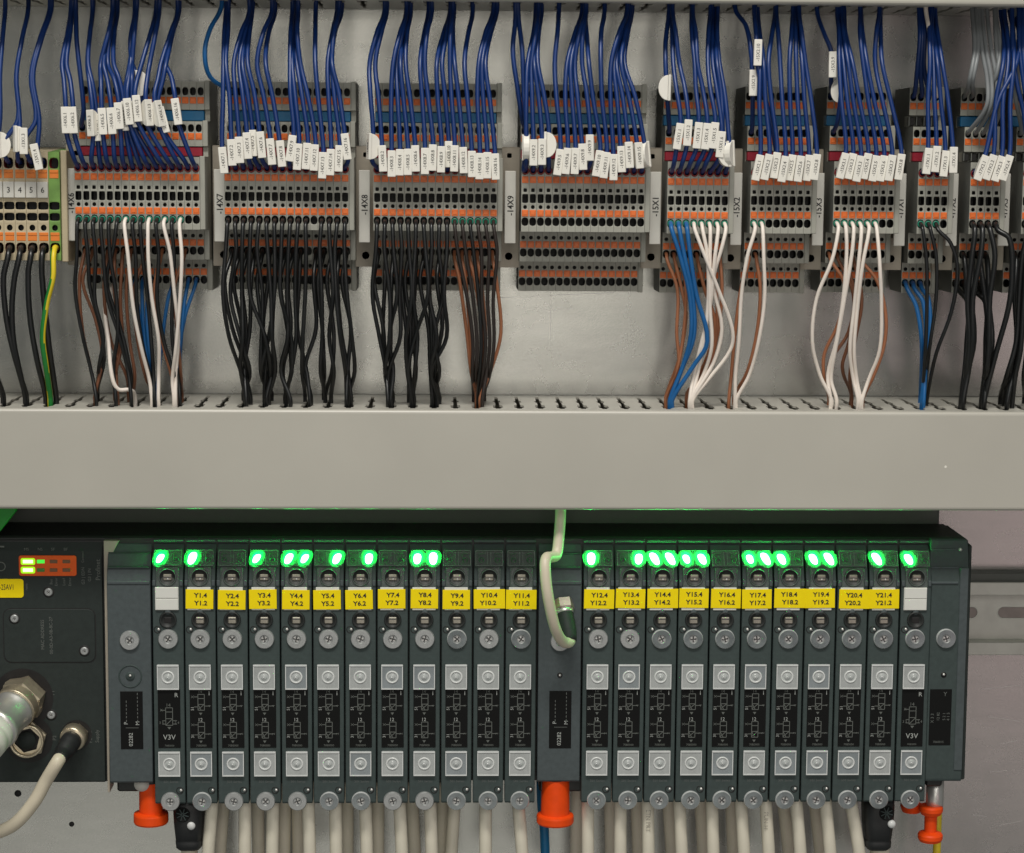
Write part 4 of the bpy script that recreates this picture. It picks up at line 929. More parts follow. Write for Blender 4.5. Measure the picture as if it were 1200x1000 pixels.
def valve(u, v0, kind, name, lamps, lab, lspan=(-17, 15), drop=0.0):
    x = P(u, v0, DV).x
    t = thing('valve_module', lab, 'valve', W3((x, 0, WS)), 'slim grey valve modules in the bank')
    bd = link('module_body', BODY, t)
    link('lamp_window', LEDW, t)
    for s_, xo in (('L', -9), ('R', 9.5)):
        on = s_ in lamps
        o = link('lamp', random.choice(LEDS_ON[0 if u < 400 else (1 if u < 760 else 2)]) if on else LED_OFF, t, W3((xo * KV, 0, 0)))
        if on:
            o['label'] = 'lit green lamp'; green_lamp(x + xo * KV, DV - 3.0, WS - 97 * KV, 0.0062)
    link('upper_override', OVR, t)
    link('lower_override', LOVR_E if kind == 'R' else LOVR, t)
    link('label_holder', CARDM, t)
    if kind == 'R':
        a = MB(KV).use('white'); a.box(-14, 12.2, DV + 1.5, DV + 2.4, -61, -48.6, bev=.4); a.box(-14, 12.2, DV + 1.5, DV + 2.4, -47.6, -34.6, bev=.4); link('name_label', a.mesh('blank_label'), t)
    else:
        nl = link('name_label', yl_mesh(*lspan), t); nl.location = W3((0, 0, drop)); nl.rotation_euler = (0, math.radians(rnd(1.0)), 0)
        text('label_lettering', '%s.4' % name, 4.9, 'ink', nl, (rnd(.8), DV + 2.35, -51.6 * KV), 0, 1.12, .16)
        text('label_lettering', '%s.2' % name, 4.9, 'ink', nl, (rnd(.8), DV + 2.35, -42.4 * KV), 0, 1.12, .16)
    link('set_screw', VENT, t, W3((-12.3 * KV, DV, -11 * KV)))
    ro = random.uniform(0, PI)
    cl = random.random() < max(0.1, min(1.0, (u - 250) / 650))
    s1 = link('screw', SCREW_C if cl else SCREW, t, W3((0, DV, 0))); s1.rotation_euler = (0, ro, 0)
    link('clear_cap', random.choice(CAPS), t, W3((-.6 * KV, DV, 45 * KV))); link('clear_cap', random.choice(CAPS), t, W3((-.2 * KV, DV, kz(894))))
    sp_ = link('symbol_plate', SYM, t)
    if kind == 'R':
        link('valve_symbol', SYMR, sp_)
        for tx, h, xx, ww in (('R', 5.2, 8.5, 67), ('14', 4.0, -1, 79), ('V3V', 6.0, 0, 117.5), ('X', 3.2, -9, 85), ('3 5', 3, -9, 100), ('2 4', 3, 9, 100), ('70B0000', 2.2, 0, 127.5)):
            text('plate_lettering', tx, h * KV, 'print' if h > 5 else 'print_d', sp_, (xx * KV, DV + .85, ww * KV))
    else:
        link('valve_symbol', SYMM, sp_)
        for tx, h, xx, ww, rr in (('14', 3.4, -1, 63, 0), ('I', 5, 9.6, 65, 0), ('12', 4.0, -1, 96.6, 0), ('X', 3.4, -9.6, 69, PI / 2), ('X', 3.4, -9.6, 102.5, PI / 2), ('51', 3.4, -9.8, 83, PI / 2), ('31', 3.4, -9.8, 116, PI / 2), ('4', 3.4, 10, 80, PI / 2), ('2', 3.4, 10, 113.5, PI / 2), ('70B0000', 2.4, 0, 127.5, 0)):
            text('plate_lettering', tx, h * KV, 'print' if ww in (96.6, 83, 116, 65) else 'print_d', sp_, (xx * KV, DV + .85, ww * KV), rr)
    text('series_lettering', '501 Series', 2.9 * KV, 'print_k', bd, (1 * KV, DV + .15, kz(915.5)))
    link('set_screw', VENT, t, W3((11.4 * KV, DV, kz(925.5))))
    s2 = link('screw', SCREW_SC if random.random() < max(0.1, min(0.9, (u - 250) / 500)) else SCREW_S, t, W3((.2, DV, LOWER_W))); s2.rotation_euler = (0, ro + 1, 0)
    link('label_rail', SEG, hs, W3((x, 0, 0)))
def lamp_words(l):
    return {'': 'no lamp lit', 'L': 'left lamp lit', 'R': 'right lamp lit', 'LR': 'both lamps lit'}[l]
left_l = ['L', 'L', '', 'L', 'LR', 'R', 'R', '', 'LR', '', '', '']
for i in range(12):
    u = 197.2 + (610.5 - 197.2) / 11 * i
    sp = (-17, 15)
    if i == 10: sp = (-17.5, 19.2)
    if i == 11: sp = (-18.2, 17.5)
    if i: valve(u, 749, 'Y', 'Y%d' % i, left_l[i], 'grey valve module with yellow label Y%d.4, %s' % (i, lamp_words(left_l[i])), sp, rnd(.8))
    else: valve(u, 749, 'R', '', 'L', 'valve module marked V3V with blank white label, left end of the bank')
right_l = ['L', 'R', 'LR', 'LR', '', 'LR', 'L', 'LR', '', 'L', 'L']
for i in range(11):
    u = 701 + (1072 - 701) / 10 * i
    k = 12 + i
    sp = {14: (-17.5, 18.8), 15: (-18.0, 16.5), 18: (-18, 18.8), 19: (-18, 17), 20: (-17, 18.8), 21: (-18, 17.5), 12: (-17.8, 17.6), 13: (-18.2, 16.4)}.get(k, (-18, 17))
    if i < 10: valve(u, 748.6, 'Y', 'Y%d' % k, right_l[i], 'grey valve module with yellow label Y%d.4, %s' % (k, lamp_words(right_l[i])), sp, -1.0 + rnd(.5))
    else: valve(u, 748.6, 'R', '', 'L', 'valve module marked V3V with blank white label, right end of the bank')

# supply modules (left, middle) and the end module
def supply(u, hx, lab, mid=False):
    x = P(u, 749, DV).x; bot = kz(917)
    t = thing('supply_module', lab, 'supply module', W3((x, 0, WS)))
    bd = link('module_body', body_mesh(hx, 'mod_l', bot), t)
    b = MB(KV).use('mod'); 
    b.box(-hx + .5, hx - .5, DV - 16, DV - 10.6, -100, -98, bev=.5); b.box(-hx + .5, hx - .5, DV - 8, DV - 2.6, -84.5, -82.5, bev=.5); b.use('mod_l'); b.box(-hx + .5, hx - .5, DV - 5, DV + 1.2, -68.5, -64.5, bev=.9, seg=2); link('rib', b.mesh('rib'), t)
    px, pw = (1.5, kz(843.5) / KV)
    pl = MB(KV).use('black'); pl.box(px - 13, px + 13, DV - 1, DV + .7, pw - 34.5, pw + 34.5, bev=.3); pl = link('symbol_plate', pl.mesh('symbol_plate'), t)
    ln = MB(KV).use('print_d')
    for xx, n in ((-6, 6), (7, 8)):
        for k in range(n): ln.bar(px + xx, pw + 2 - k * 4.6, px + xx, pw - .6 - k * 4.6, .8, DV + .75, DV + .95)
    ln.bar(px - 7, pw + 9, px + 8, pw + 9, .5, DV + .75, DV + .95); link('dashed_lines', ln.mesh('dashed_lines'), pl)
    for tx, h, xx, ww in (('P', 4.4, -6.5, 3.5), ('M', 4.4, 7, 3.5), ('02282', 4.6, -1, 23)): text('plate_lettering', tx, h * KV, 'print', pl, ((px + xx) * KV, DV + .85, (pw + ww) * KV), PI / 2)
    s = link('screw', SCREW, t, W3((0.5, DV, 1.5 if not mid else 3))); s.rotation_euler = (0, .4, 0)
    c = MB(KV).use('mod')
    if not mid: c.torus(.5, 44.5, DV, 13, .9, n=32, m=6); c.use('mod'); c.lathe(.5, 44.5, [(5.5, DV + .1), (5, DV + .8), (0, DV + .9)], n=24)
    c.use('hole'); c.lathe(.5, 43.5, [(3.2, DV + .2), (2.8, DV + 1.0), (2, DV + .3), (0, DV + .2)], n=14); c.use('steel'); c.lathe(.6, 43.6, [(1.7, DV + .2), (1.3, DV + 1.9), (0, DV + 2.2)], n=10)
    link('set_screw', c.mesh('set_screw'), t)
    return t, x
sup1, sx1 = supply(151.5, 25.0, 'plain air supply module with part number 02282 between bus node and valves')
sup2, sx2 = supply(656, 25.0, 'plain air supply module with part number 02282 in the middle, cable plugged in', True)
# cream corner bracket behind the left supply module
b = MB().use('beige'); q0 = P(125, 630, 100); q1 = P(150, 655, 100)
b.prism_d([(q0.x, q0.z), (q0.x + 17, q0.z), (q0.x + 4, q0.z + 24), (q0.x + 2.5, P(127, 917, 100).z + 5), (q0.x, P(127, 917, 100).z + 5)], 92, 122, bev=.4)
o = link('side_plate', b.mesh('side_plate'), sup1); o.location = -sup1.location
o['label'] = 'cream coloured side plate edge'

q = P(166, 919, 121); b = MB().use('card'); b.lathe(0, 0, [(8.5, 119), (8.5, 122), (0, 122.4)], n=24)
o = link('clip', b.mesh('clip'), sup1, W3((q.x - sup1.location.x / U, 0, q.z + sup1.location.z / U)))
# undersides: black port blocks
def port_block(parent, u0, u1, v0, v1, d0=70, d1=120, key='mod_k'):
    a, c = P(u0, v0, d1), P(u1, v1, d1)
    b = MB().use(key); b.box(a.x, c.x, d0, d1, a.z, c.z, bev=2)
    o = link('port_block', b.mesh('port_block'), parent); o.location = -parent.location
    return o
port_block(sup1, 137, 182, 912, 928); port_block(sup2, 632, 683, 910, 928)

# end module at the right
def end_module():
    uc, hx = 1108, 24.0
    x = P(uc, 748.4, DV - 3).x; bot = kz(918)
    t = thing('end_module', 'dark grey end module closing the valve bank at the right', 'end module', W3((x, 0, WS)))
    b = MB(KV).use('mod')
    prof = [(30, bot / KV), (DV - 3, bot / KV), (DV - 2, bot / KV - 2), (DV - 2, -66), (DV - 5, -80), (DV - 8, -99), (DV - 10, -117), (30, -117)]
    b.prism_x(prof, -20, hx + 1, bev=1.6)
    b.use('mod_l'); b.box(-19.5, 13, DV - 10, DV - 4.2, -85, -83, bev=.4); b.box(-19.5, 13, DV - 6, DV - .6, -68, -65, bev=.8); b.box(-19.5, 10, DV - 12, DV - 6.8, -106, -104, bev=.4); b.box(14.5, hx + .5, DV - 6, DV - .8, -84, bot / KV - 14, bev=.6)
    link('module_body', b.mesh('module_body'), t)
    e = MB(KV).use('mod_d'); e.prism_x([(40, bot / KV - 1), (DV - 6, bot / KV - 1), (DV - 9, -110), (40, -114)], hx + 1.1, hx + 5.5, bev=1.2); e.lathe(hx + 5, -38, [(6, 60), (6, 92), (0, 92)], n=16); link('side_cover', e.mesh('side_cover'), t)
    s = link('screw', SCREW_C, t, W3((0, DV - 2, 0))); s.rotation_euler = (0, 1, 0)
    pw = kz(841) / KV
    pl = MB(KV).use('black'); pl.box(-16.5, 9.5, DV - 4, DV - 1.4, pw - 33, pw + 35, bev=.3); pl = link('symbol_plate', pl.mesh('symbol_plate'), t)
    for tx, h, xx, ww, rr in (('Y', 5, 1.5, -27, 0), ('X 3 3', 3.6, -13, 2, PI / 2), ('12 82', 3.2, -6, 0, PI / 2), ('5 2 1', 3.2, 1, 0, PI / 2), ('4 1 5', 3.4, 6, 0, PI / 2), ('7060015', 2.6, -5, 31, 0)):
        text('plate_lettering', tx, h * KV, 'print_d', pl, (xx * KV, DV - 1.2, (pw + ww) * KV), rr)
    c = MB(KV).use('hole'); c.lathe(-1, 44, [(3.4, DV - 3), (3.4, DV - 1.5), (0, DV - 1.7)], n=14); c.use('steel'); c.lathe(-1, 43.6, [(1.8, DV - 2), (1.3, DV), (0, DV + .3)], n=10)
    c.use('steel'); c.lathe(15.5, -105, [(2.3, DV - 11), (2.0, DV - 7.4), (0, DV - 7)], n=10)
    link('set_screw', c.mesh('set_screw'), t)
    port_block(t, 1085, 1104, 910, 922)
    return t
end_mod = end_module()

# ------------------------------------------------------------------ plugs and fittings under the bank
def vcyl(b, u, va, vb, ra, rb, d, n=24, key=None):    # upright turned piece; radii in photograph pixels
    if key: b.use(key)
    p0, p1 = P(u, va, d), P(u, vb, d)
    b.lathe(p0.x, p0[1], [(0, p0.z), (ra, p0.z), (rb, p1.z), (0, p1.z)], n=n, ax='w', smooth=False)
def orange_plug(u, vt, v1, v2, rn, rf, lab, d=112, extra=None):
    p = P(u, vt, d); k = KV
    b = MB().use('plug'); b.o = (-p.x, 0, -p.z)
    z = lambda v: P(u, v, d).z
    prof = [(0, z(vt)), (rn * k, z(vt)), (rn * k * 1.03, z(v1) - 2), (rf * k * .97, z(v1) - .5), (rf * k, z(v1) + 1.2), (rf * k, z(v2) - 2.5), (rf * k * .95, z(v2) - .6), (rf * k * .4, z(v2)), (0, z(v2))]
    b.lathe(p.x, d, prof, n=48, ax='w', smooth=False)
    o = link('port_plug', b.mesh('port_plug'), None, W3((p.x, 0, p.z))); tag(o, lab, 'plug', None)
    return o
orange_plug(176.5, 916, 953, 965, 13.5, 20.5, 'orange flanged plug hanging below the left supply module', 108)
orange_plug(651, 912, 955, 965, 16.6, 22.2, 'largest orange flanged plug, below the middle supply module', 116)
# right: steel stub with orange spool and a small orange disc
p = P(1096, 918, 100)
b = MB().use('steel'); b.o = (-p.x, 0, -p.z); z = lambda v: P(1096, v, 100).z
b.lathe(p.x, 100, [(0, z(908)), (10.5 * KV, z(908)), (10.5 * KV, z(945)), (9.3 * KV, z(947)), (0, z(947))], n=28, ax='w')
o = link('port_stub', b.mesh('port_stub'), None, W3((p.x, 0, p.z))); tag(o, 'shiny steel port stub under the end module', 'fitting')
p = P(1091, 950, 104); z = lambda v: P(1091, v, 104).z
b = MB().use('plug'); b.o = (-p.x, 0, -p.z); k = KV
b.lathe(p.x, 104, [(0, z(944)), (13 * k, z(944)), (14.2 * k, z(946)), (14.2 * k, z(950)), (12 * k, z(954)), (7.6 * k, z(956)), (7.4 * k, z(974)), (13.6 * k, z(976)), (15 * k, z(978)), (15 * k, z(982)), (13 * k, z(985.5)), (0, z(986))], n=40, ax='w', smooth=False)
o = link('port_plug', b.mesh('port_plug'), None, W3((p.x, 0, p.z))); tag(o, 'orange spool shaped plug under the steel stub at the right', 'plug')
p = P(1068, 944, 84); z = lambda v: P(1068, v, 84).z
b = MB().use('plug'); b.o = (-p.x, 0, -p.z)
b.lathe(p.x, 84, [(0, z(925)), (9 * k, z(925)), (9 * k, z(940)), (13 * k, z(942)), (13.4 * k, z(945)), (11 * k, z(951)), (0, z(952))], n=40, ax='w', smooth=False)
o = link('port_plug', b.mesh('port_plug'), None, W3((p.x, 0, p.z))); tag(o, 'small orange plug half hidden behind the last valve screw', 'plug')
free_wire('earth_wire', 'w_yg', [(1100, 940, 70), (1099, 960, 76), (1098, 990, 80), (1096, 1040, 82)], 4.6, 'thick green and yellow earth wire behind the orange spool plug', n=12, stripe=True, per=8)

def elbow(u, lab, du_top=0, sx=1, star=(213, 955), dot=(224, 968)):
    d = 104
    p = P(u, 965, d); k = KV
    t = thing('elbow_fitting', lab, 'hose fitting', W3((p.x, 0, p.z)), 'black elbow fittings under the valve bank')
    z = lambda v: P(u, v, d).z - p.z
    b = MB().use('fit')
    def ring_(v, hx, hd, off=0): 
        n = 20; out = []
        for i in range(n):
            a = 2 * PI * i / n; c, s_ = math.cos(a), math.sin(a); e = (abs(c) ** 4 + abs(s_) ** 4) ** -.25
            out.append(b.v((off + hx * c * e) * k, hd * s_ * e, z(v)))
        return out
    rs = [ring_(v, hx, hd, off) for v, hx, hd, off in ((932, 18, 19, 0), (945, 18.5, 20, 0), (962, 17.6, 20, 0), (980, 15.8, 18, 0), (981, 14.6, 17, 0), (983, 16.0, 18, 0), (990, 15.4, 17, 0), (993, 12.5, 14, 0))]
    for r in rs:
        for v_ in r: v_.co.y -= d * U
    for a, c in zip(rs, rs[1:]):
        for i in range(20): b.f([a[i], a[(i + 1) % 20], c[(i + 1) % 20], c[i]], True)
    b.f(rs[0][::-1]); b.f(rs[-1]); link('fitting_body', b.mesh('fitting_body'), t)
    s = MB().use('black'); q = P(star[0], star[1], d + 20); ox, oz = q.x - p.x, q.z - p.z
    s.lathe(ox, oz, [(9 * k, d + 18), (9 * k, d + 20.6), (8.2 * k, d + 21.2), (7.4 * k, d + 20.2), (0, d + 20)], n=24); s.use('mod')
    for i in range(4):
        a = PI * i / 4 + .3; s.bar(ox - 7.4 * k * math.cos(a), oz - 7.4 * k * math.sin(a), ox + 7.4 * k * math.cos(a), oz + 7.4 * k * math.sin(a), .9, d + 20, d + 20.9)
    link('vent_star', s.mesh('vent_star'), t)
    g = MB().use('clear_rim'); q = P(dot[0], dot[1], d + 20); g.lathe(q.x - p.x, q.z - p.z, [(4.8 * k, d + 16), (4.8 * k, d + 20.8), (3.2 * k, d + 22.4), (0, d + 22.9)], n=18); link('clear_button', g.mesh('clear_button'), t)
elbow(222, 'black elbow fitting with star shaped vent under the first valves at left', star=(214, 955), dot=(224, 968))
elbow(1028, 'black elbow fitting with star shaped vent under the last valves at right', star=(1039, 953), dot=(1045, 966))

# hoses
tubes = [(249, 244, 1), (287, 287, 1), (320, 319, 1), (361, 363, 1), (393, 394, 1), (428, 430, 1), (468, 471, 1), (504, 506, 1), (533, 529, 0), (569, 569, 1), (607, 612, 1), (689, 689, 1), (727, 727, 1), (759, 760, 1), (796, 799, 1), (834, 836, 1), (868, 872, 1), (897, 901, 1), (933, 938, 1), (967, 973, 1), (997, 1007, 1)]
for i, (ua, ub, fr) in enumerate(tubes):
    d = 112 if fr else 88
    ho = free_wire('air_hose', 'hose', [(ua, 915, d - 4), (ua, 936, d), ((ua * .55 + ub * .45), 965, d), (ub, 1000, d - 2), (ub + (ub - ua) * .4, 1050, d - 6)], 7.3,
              'front white hose below the %s valve' % ('Y%d' % (i + 1) if i < 20 else 'right end V3V'), group='white air hoses under the valve bank', n=14)
    if i in (13, 17):
        q = P(ua + .4, 962, 112 + 7.5); text('hose_lettering', 'ETN PRT' if i == 13 else 'PUN-H', 5.0, 'ink_hose', ho, (q.x - ho.location.x / U, q[1] + ho.location.y / U, q.z + ho.location.z / U), -PI / 2, .95)
back = [(262, 258), (302, 303), (334, 333), (349, 350), (407, 407), (443, 443), (483, 486), (519, 519), (676, 675), (715, 716), (746, 748), (783, 787), (821, 824), (857, 859), (918, 924), (955, 961)]
for i, (ua, ub) in enumerate(back):
    free_wire('air_hose', 'hose_d', [(ua, 915, 62), (ua, 940, 62), ((ua + ub) / 2, 968, 60), (ub, 1000, 58), (ub, 1050, 55)], 7.4, 'rear ivory hose, %s from the %s' % ((ORD[i], 'left black elbow') if i < 8 else (ORD[i - 8], 'middle orange plug')), group='ivory air hoses in the rear row', n=14)
free_wire('air_hose', 'hose', [(1030, 985, 100), (1031, 1000, 100), (1032, 1050, 96)], 11.5, 'thick white hose coming out of the right black elbow', n=16)
free_wire('air_hose', 'hose', [(222, 988, 100), (222, 1005, 100), (222, 1050, 98)], 9.5, 'white hose end under the left black elbow', n=16)
free_wire('air_hose', 'hose_b', [(634, 915, 80), (635, 945, 84), (638, 975, 84), (640, 1050, 80)], 5.4, 'single teal blue hose behind the middle orange plug', n=14)
# print on one hose
hp_ = P(759, 965, 112 + 6.8)

# ------------------------------------------------------------------ connector and looping cable on the middle supply module
p = P(660, 710, DV + 2)
t = thing('cable_connector', 'round connector with nut and cream cable looping over the middle supply module', 'connector', W3((p.x, DV, p.z)))
axis = (P(667.5, 749, DV + 24) - p).normalized()
def along(b, origin, axis, prof, n=20, smooth=True, poly=False):
    A = Vector(axis).normalized(); n1 = A.orthogonal().normalized(); n2 = A.cross(n1); rings = []
    for r, tt in prof:
        c = Vector(origin) + A * tt
        if r < 1e-6: rings.append([b.bm.verts.new(W3(c))])
        else: rings.append([b.bm.verts.new(W3(c + (n1 * math.cos(2 * PI * i / n) + n2 * math.sin(2 * PI * i / n)) * r)) for i in range(n)])
    for a, c in zip(rings, rings[1:]):
        for i in range(n):
            j = (i + 1) % n
            if len(a) == 1: b.f([a[0], c[i], c[j]], smooth)
            elif len(c) == 1: b.f([a[i], a[j], c[0]], smooth)
            else: b.f([a[i], a[j], c[j], c[i]], smooth)
O = Vector((0, 0, 0))
b = MB().use('nut'); along(b, O, axis, [(0, -6), (12.4, -6), (12.4, 4), (11, 6), (0, 6)], n=6, smooth=False); link('hex_nut', b.mesh('hex_nut'), t)
b = MB().use('steel'); along(b, O, axis, [(0, 5), (10.2, 5), (10.4, 9), (9.8, 10), (0, 10)], n=24)
b.use('mod_d')
prof = [(0, 9.5), (9.6, 9.5), (9.8, 11)]
for i in range(6): prof += [(9.9, 12 + i * 3.4), (9.3, 13.7 + i * 3.4)]
prof += [(9.2, 33), (8.4, 38), (7.6, 43), (0, 43)]
along(b, O, axis, prof, n=24); link('plug_body', b.mesh('plug_body'), t)
end = axis * 40
c0 = p + end
rel = lambda u, v, d: P(u, v, d) - p
b = MB().use('cable')
b.tube([end - axis * 6, end + axis * 3, rel(660, 752, 172), rel(651, 737, 190), rel(643, 703, 200), rel(639, 670, 198), rel(640, 655, 190), rel(646, 653, 176), rel(652, 650, 164), rel(655, 630, 156), rel(657, 600, 150), rel(657, 560, 148)], 6.1, n=16, per=7)
link('cable', b.mesh('cable'), t)
t.location = W3(p)

# ------------------------------------------------------------------ bus node at the left
DB = 120.0
def bz(u, v, d=DB): return P(u, v, d)
pb = bz(60, 765)
bus = thing('bus_module', 'dark bus node with orange lamp panel at the lower left', 'control module', W3((pb.x, 0, pb.z)))
def bl(u, v, d=DB):
    q = bz(u, v, d); return (q.x - pb.x, d, q.z - pb.z)
def rrect(x0, x1, w0, w1, r, n=4):
    pts = []
    for cx, cw, a0 in ((x1 - r, w0 + r, -PI / 2), (x1 - r, w1 - r, 0), (x0 + r, w1 - r, PI / 2), (x0 + r, w0 + r, PI)):
        for i in range(n + 1):
            a = a0 + PI / 2 * i / n; pts.append((cx + r * math.cos(a), cw + r * math.sin(a)))
    return pts
x0, _, w0 = bl(-90, 640); x1, _, w1 = bl(123.5, 917); wtop = bl(60, 634)[2]
b = MB().use('mod_d'); b.prism_x([(30, w1), (DB - 1, w1), (DB, w1 - 1.5), (DB, wtop + 20), (DB - 2, wtop + 12), (DB - 7, wtop), (116, wtop), (30, wtop)], x0, x1, bev=.6)
link('module_body', b.mesh('module_body'), bus)
b = MB().use('mod_d'); a_, _, c_ = bl(4, 714); e_, _, g_ = bl(112, 776)
b.prism_d(rrect(a_, e_, c_, g_, 8), DB - 1, DB + 1.0, bev=.5); b.use('hole')
ins = rrect(a_ - 1, e_ + 1, c_ - 1, g_ + 1, 9); b.prism_d(ins, DB - .6, DB + .25); cov = link('address_cover', b.mesh('address_cover'), bus)
text('cover_lettering', 'MAC ADDRESS', 3.6, 'print_d', cov, bl(50, 744, DB + 1.2), PI / 2)
text('cover_lettering', '00-0D-A3-0B-8C-27', 3.6, 'print_d', cov, bl(60, 745, DB + 1.2), PI / 2)
sb = MB(KV); phillips(sb, 0, 0, 0, 4.8); sb.use('hole'); sb.lathe(0, 0, [(6.6, -.5), (6.6, .5), (4.9, .6)], n=18); SMALL = sb.mesh('screw')
for u, v, dd in ((17, 725, DB + 1), (99, 763, DB + 1), (57, 694, DB), (60, 838, DB)):
    s = link('screw', SMALL, bus, W3(bl(u, v, dd))); s.scale = (1, .55, 1); s.location = W3(bl(u, v, dd)); s.rotation_euler = (0, u, 0)
# lamp panel
b = MB().use('lp_orange'); a_, _, c_ = bl(22, 651); e_, _, g_ = bl(90, 675); b.prism_d(rrect(a_, e_, c_, g_, 2.6), DB - 1, DB + 1.2, bev=.4); pan = link('lamp_panel', b.mesh('lamp_panel'), bus)
for iu, u in enumerate((33, 48, 63, 78)):
    for v in (658, 668):
        key = 'led_b' if iu == 0 else ('led_s' if (iu == 1 and v == 658) else ('lp_g' if iu == 1 else 'lp_dim'))
        hx = 6 if iu == 0 else 4.6
        m = MB().use(key); m.box(-hx, hx, -1, 1.6, -2.4, 2.4, bev=.7); o = link('lamp', m.mesh('lamp'), pan, W3(bl(u, v, DB)))
        if key == 'led_b':
            h_ = MB().use('halo_yg'); h_.prism_d(rrect(-8.0, 8.0, -3.9, 3.9, 2.2), -1, 1.35, bev=.1); link('lamp_glow', h_.mesh('lamp_glow'), pan, W3(bl(u, v, DB)))  # wider emissive piece: yellow-green glow put in around the lamp
            o['label'] = 'lit green lamp'; pass
# yellow label
b = MB().use('yellow'); a_, _, c_ = bl(-34, 678.5); e_, _, g_ = bl(28, 700.5); b.prism_d(rrect(a_, e_, c_, g_, 3.4), DB - .5, DB + 1.0, bev=.2); yl = link('name_label', b.mesh('name_label'), bus)
text('label_lettering', '-25AV1', 6.2, 'ink', yl, bl(8.0, 688.5, DB + 1.25), 0, .60)
# printed captions
for tx, u, v, h, r in (('Profinet', 115, 668, 5.2, PI / 2), ('G3 | EDN', 97.5, 675, 3.4, PI / 2), ('G3 | IN', 105, 674, 3.4, PI / 2), ('Connect', 97, 653, 2.6, PI / 2), ('P1', 62, 812, 4, PI / 2), ('P2', 64, 865, 4, PI / 2), ('Power', 106, 863, 4, PI / 2), ('Supply', 114, 863, 4, PI / 2),
                       ('MS', 31, 644, 3.2, 0), ('NS', 47, 644, 3.2, 0), ('SF', 62, 644, 3.2, 0), ('BF', 77, 644, 3.2, 0), ('Bus', 60, 682, 3, PI / 2), ('Error', 66, 682, 3, PI / 2), ('Load', 75, 682, 3, PI / 2), ('Error', 82, 682, 3, PI / 2), ('ratio', 31, 688, 2.8, PI / 2)):
    text('panel_lettering', tx, h, 'print_d', bus, bl(u, v, DB + .2), r)
b = MB().use('print_d'); q = bl(1, 664); b.lathe(q[0], q[2], [(5.4, DB), (5.4, DB + .25), (4.2, DB + .25), (4.2, DB)], n=24); q = bl(2, 648); b.box(q[0] - 3, q[0] + 3, DB, DB + .2, q[2] - 8, q[2] - 6); link('maker_mark', b.mesh('maker_mark'), bus)
# front sockets
def socket(u, v, r, lab=None):
    q = bl(u, v); b = MB().use('mod_k'); b.lathe(q[0], q[2], [(r * 1.25, DB - .5), (r * 1.25, DB + .3)], n=40); b.use('hole'); b.lathe(q[0], q[2], [(r * 1.25, DB + .3), (0, DB + .32)], n=40)
    b.use('brass'); n = 6
    o = Vector((q[0], DB, q[2])); ax = Vector((0.0, 1, 0.0))
    along(b, o, ax, [(r * .98, 0), (r * .98, 5), (r * .86, 6.5), (r * .66, 6.5)], n=6, smooth=False)
    along(b, o, ax, [(r * .88, 6), (r * .88, 11), (r * .84, 11.6), (r * .76, 11.6), (r * .74, 3)], n=28)
    b.use('hole'); along(b, o, ax, [(r * .75, 4), (0, 4)], n=28)
    b.use('mod_d'); along(b, o, ax, [(r * .44, 3.5), (r * .44, 9), (0, 9)], n=20)
    return link('socket', b.mesh('socket'), bus)
socket(33, 866, 22)
socket(90, 861, 13.5); socket(27, 818, 27)
# silver bus plug pointing out to lower left
p = P(29, 816, DB + 4)
t = thing('bus_plug', 'silver metal bus plug in the upper socket of the bus node', 'plug', W3(p))
axis = (P(-22, 876, DB + 96) - p).normalized()
b = MB().use('brass'); along(b, O, axis, [(0, -4), (25, -4), (26, 2), (26, 11), (24, 14), (0, 14)], n=6, smooth=False); link('hex_nut', b.mesh('hex_nut'), t)
b = MB().use('brass'); prof = [(0, 13), (23.4, 13)]
for i in range(5): prof += [(24.4, 14.5 + i * 2.4), (23.2, 15.7 + i * 2.4)]
along(b, O, axis, prof + [(0, 27)], n=28); link('knurled_ring', b.mesh('knurled_ring'), t)
b = MB().use('steel'); along(b, O, axis, [(0, 26), (22.6, 26), (23.6, 29), (23.6, 31), (22.4, 33), (22.4, 60), (24.2, 63), (24.2, 68), (21, 71), (0, 71)], n=36); link('plug_body', b.mesh('plug_body'), t)
b = MB().use('card'); along(b, O, axis, [(0, 70.5), (21.4, 70.5), (22.4, 72.5), (22.4, 80), (21.2, 82), (22.4, 84), (22.4, 94), (18, 98), (17, 120), (0, 120)], n=36); link('strain_relief', b.mesh('strain_relief'), t)
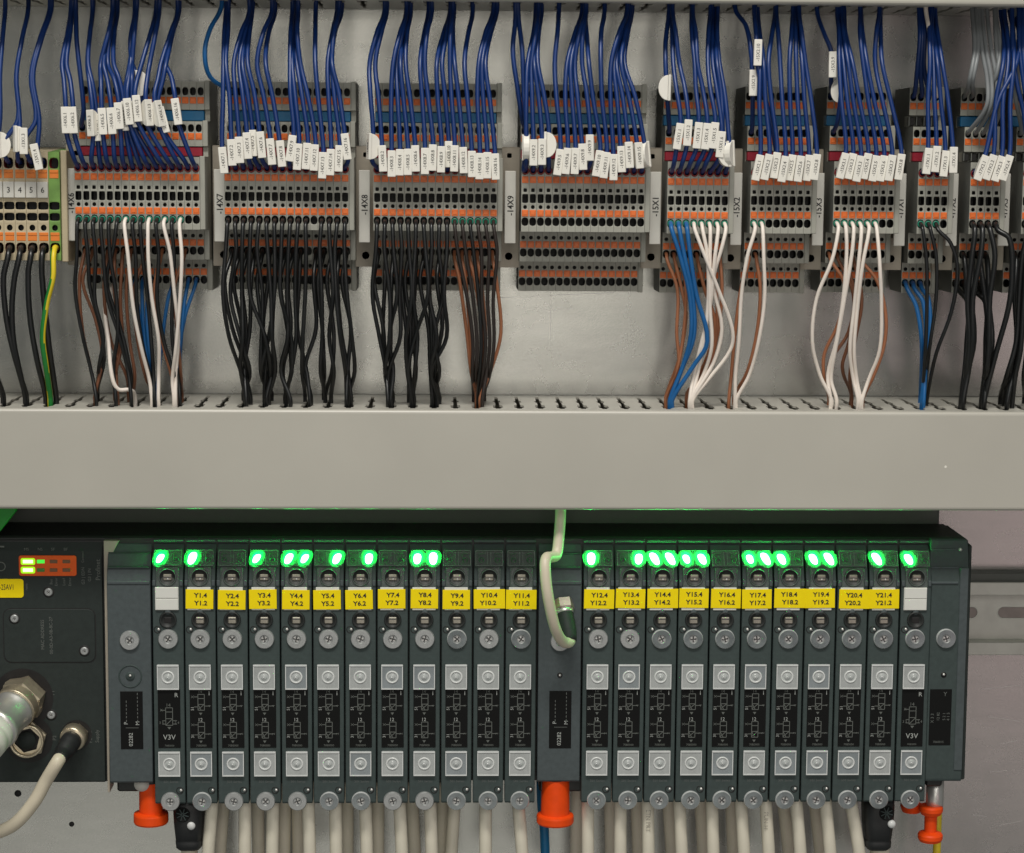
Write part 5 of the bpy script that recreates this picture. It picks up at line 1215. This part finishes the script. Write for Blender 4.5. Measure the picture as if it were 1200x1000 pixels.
# power plug with cream cable
p = P(87, 863, DB + 6)
t = thing('power_cable', 'cream power cable with black plug curving to the lower left corner', 'cable', W3(p))
axis = (P(66, 895, DB + 62) - p).normalized()
b = MB().use('brass'); along(b, O, axis, [(0, -4), (14.8, -4), (14.8, 6), (13.6, 8), (0, 8)], n=28); link('coupling_nut', b.mesh('coupling_nut'), t)
b = MB().use('fit'); prof = [(0, 8), (11.3, 8), (11.6, 12), (11.4, 22), (10.2, 24), (10.4, 34), (9, 36)]
for i in range(4): prof += [(9.0, 37 + i * 4), (7.6, 39 + i * 4)]
along(b, O, axis, prof + [(0, 55)], n=24); link('plug_body', b.mesh('plug_body'), t)
rel = lambda u, v, d: P(u, v, d) - p
e_ = axis * 52
b = MB().use('cable'); b.tube([e_ - axis * 6, e_ + axis * 3, rel(54, 915, 176), rel(40, 940, 176), rel(18, 965, 172), rel(-4, 976, 166), rel(-40, 985, 160)], 7.4, n=16, per=7); link('cable', b.mesh('cable'), t)

# green block at the extreme left under the duct
p = P(0, 606, 128)
b = MB().use('green'); b.o = (-p.x, 0, -p.z)
b.prism_d([(P(-50, 590, 128).x, P(-50, 585, 128).z), (P(22, 590, 128).x, P(22, 585, 128).z), (P(18, 600, 128).x, P(18, 600, 128).z), (P(0, 623, 128).x, P(0, 623, 128).z), (P(-50, 640, 128).x, P(-50, 640, 128).z)], 119, 130, bev=.6)
o = link('green_block', b.mesh('green_block'), None, W3((p.x, 0, p.z))); tag(o, 'green plastic corner piece peeking out under the duct at left edge', 'plastic part')

# drilled holes and marks in the plate under the bus node
for u, v, r in ((21, 930, 4.2), (84, 966, 3.2)):
    q = P(u, v, 0); b = MB().use('hole'); b.lathe(0, 0, [(r, .1), (r * .9, .35), (0, .3)], n=20)
    o = link('drill_hole', b.mesh('drill_hole'), None, W3((q.x, 0, q.z))); struct(o)

# scratches on the bare sheet, lower right and centre
b = MB().use('scratch')
for u0, v0, u1, v1 in ((1150, 808, 1196, 803), (1158, 840, 1199, 846), (1172, 872, 1192, 868), (1168, 968, 1198, 962), (1140, 955, 1156, 957), (990, 417, 1008, 418), (645, 330, 645.6, 400), (560, 350, 720, 343), (1160, 905, 1180, 903)):
    a, c = P(u0, v0, 0), P(u1, v1, 0); b.bar(a.x, a.z, c.x, c.z, .5, .05, .16)
o = link('scratch_mark', b.mesh('scratch_mark')); o['kind'] = 'structure'
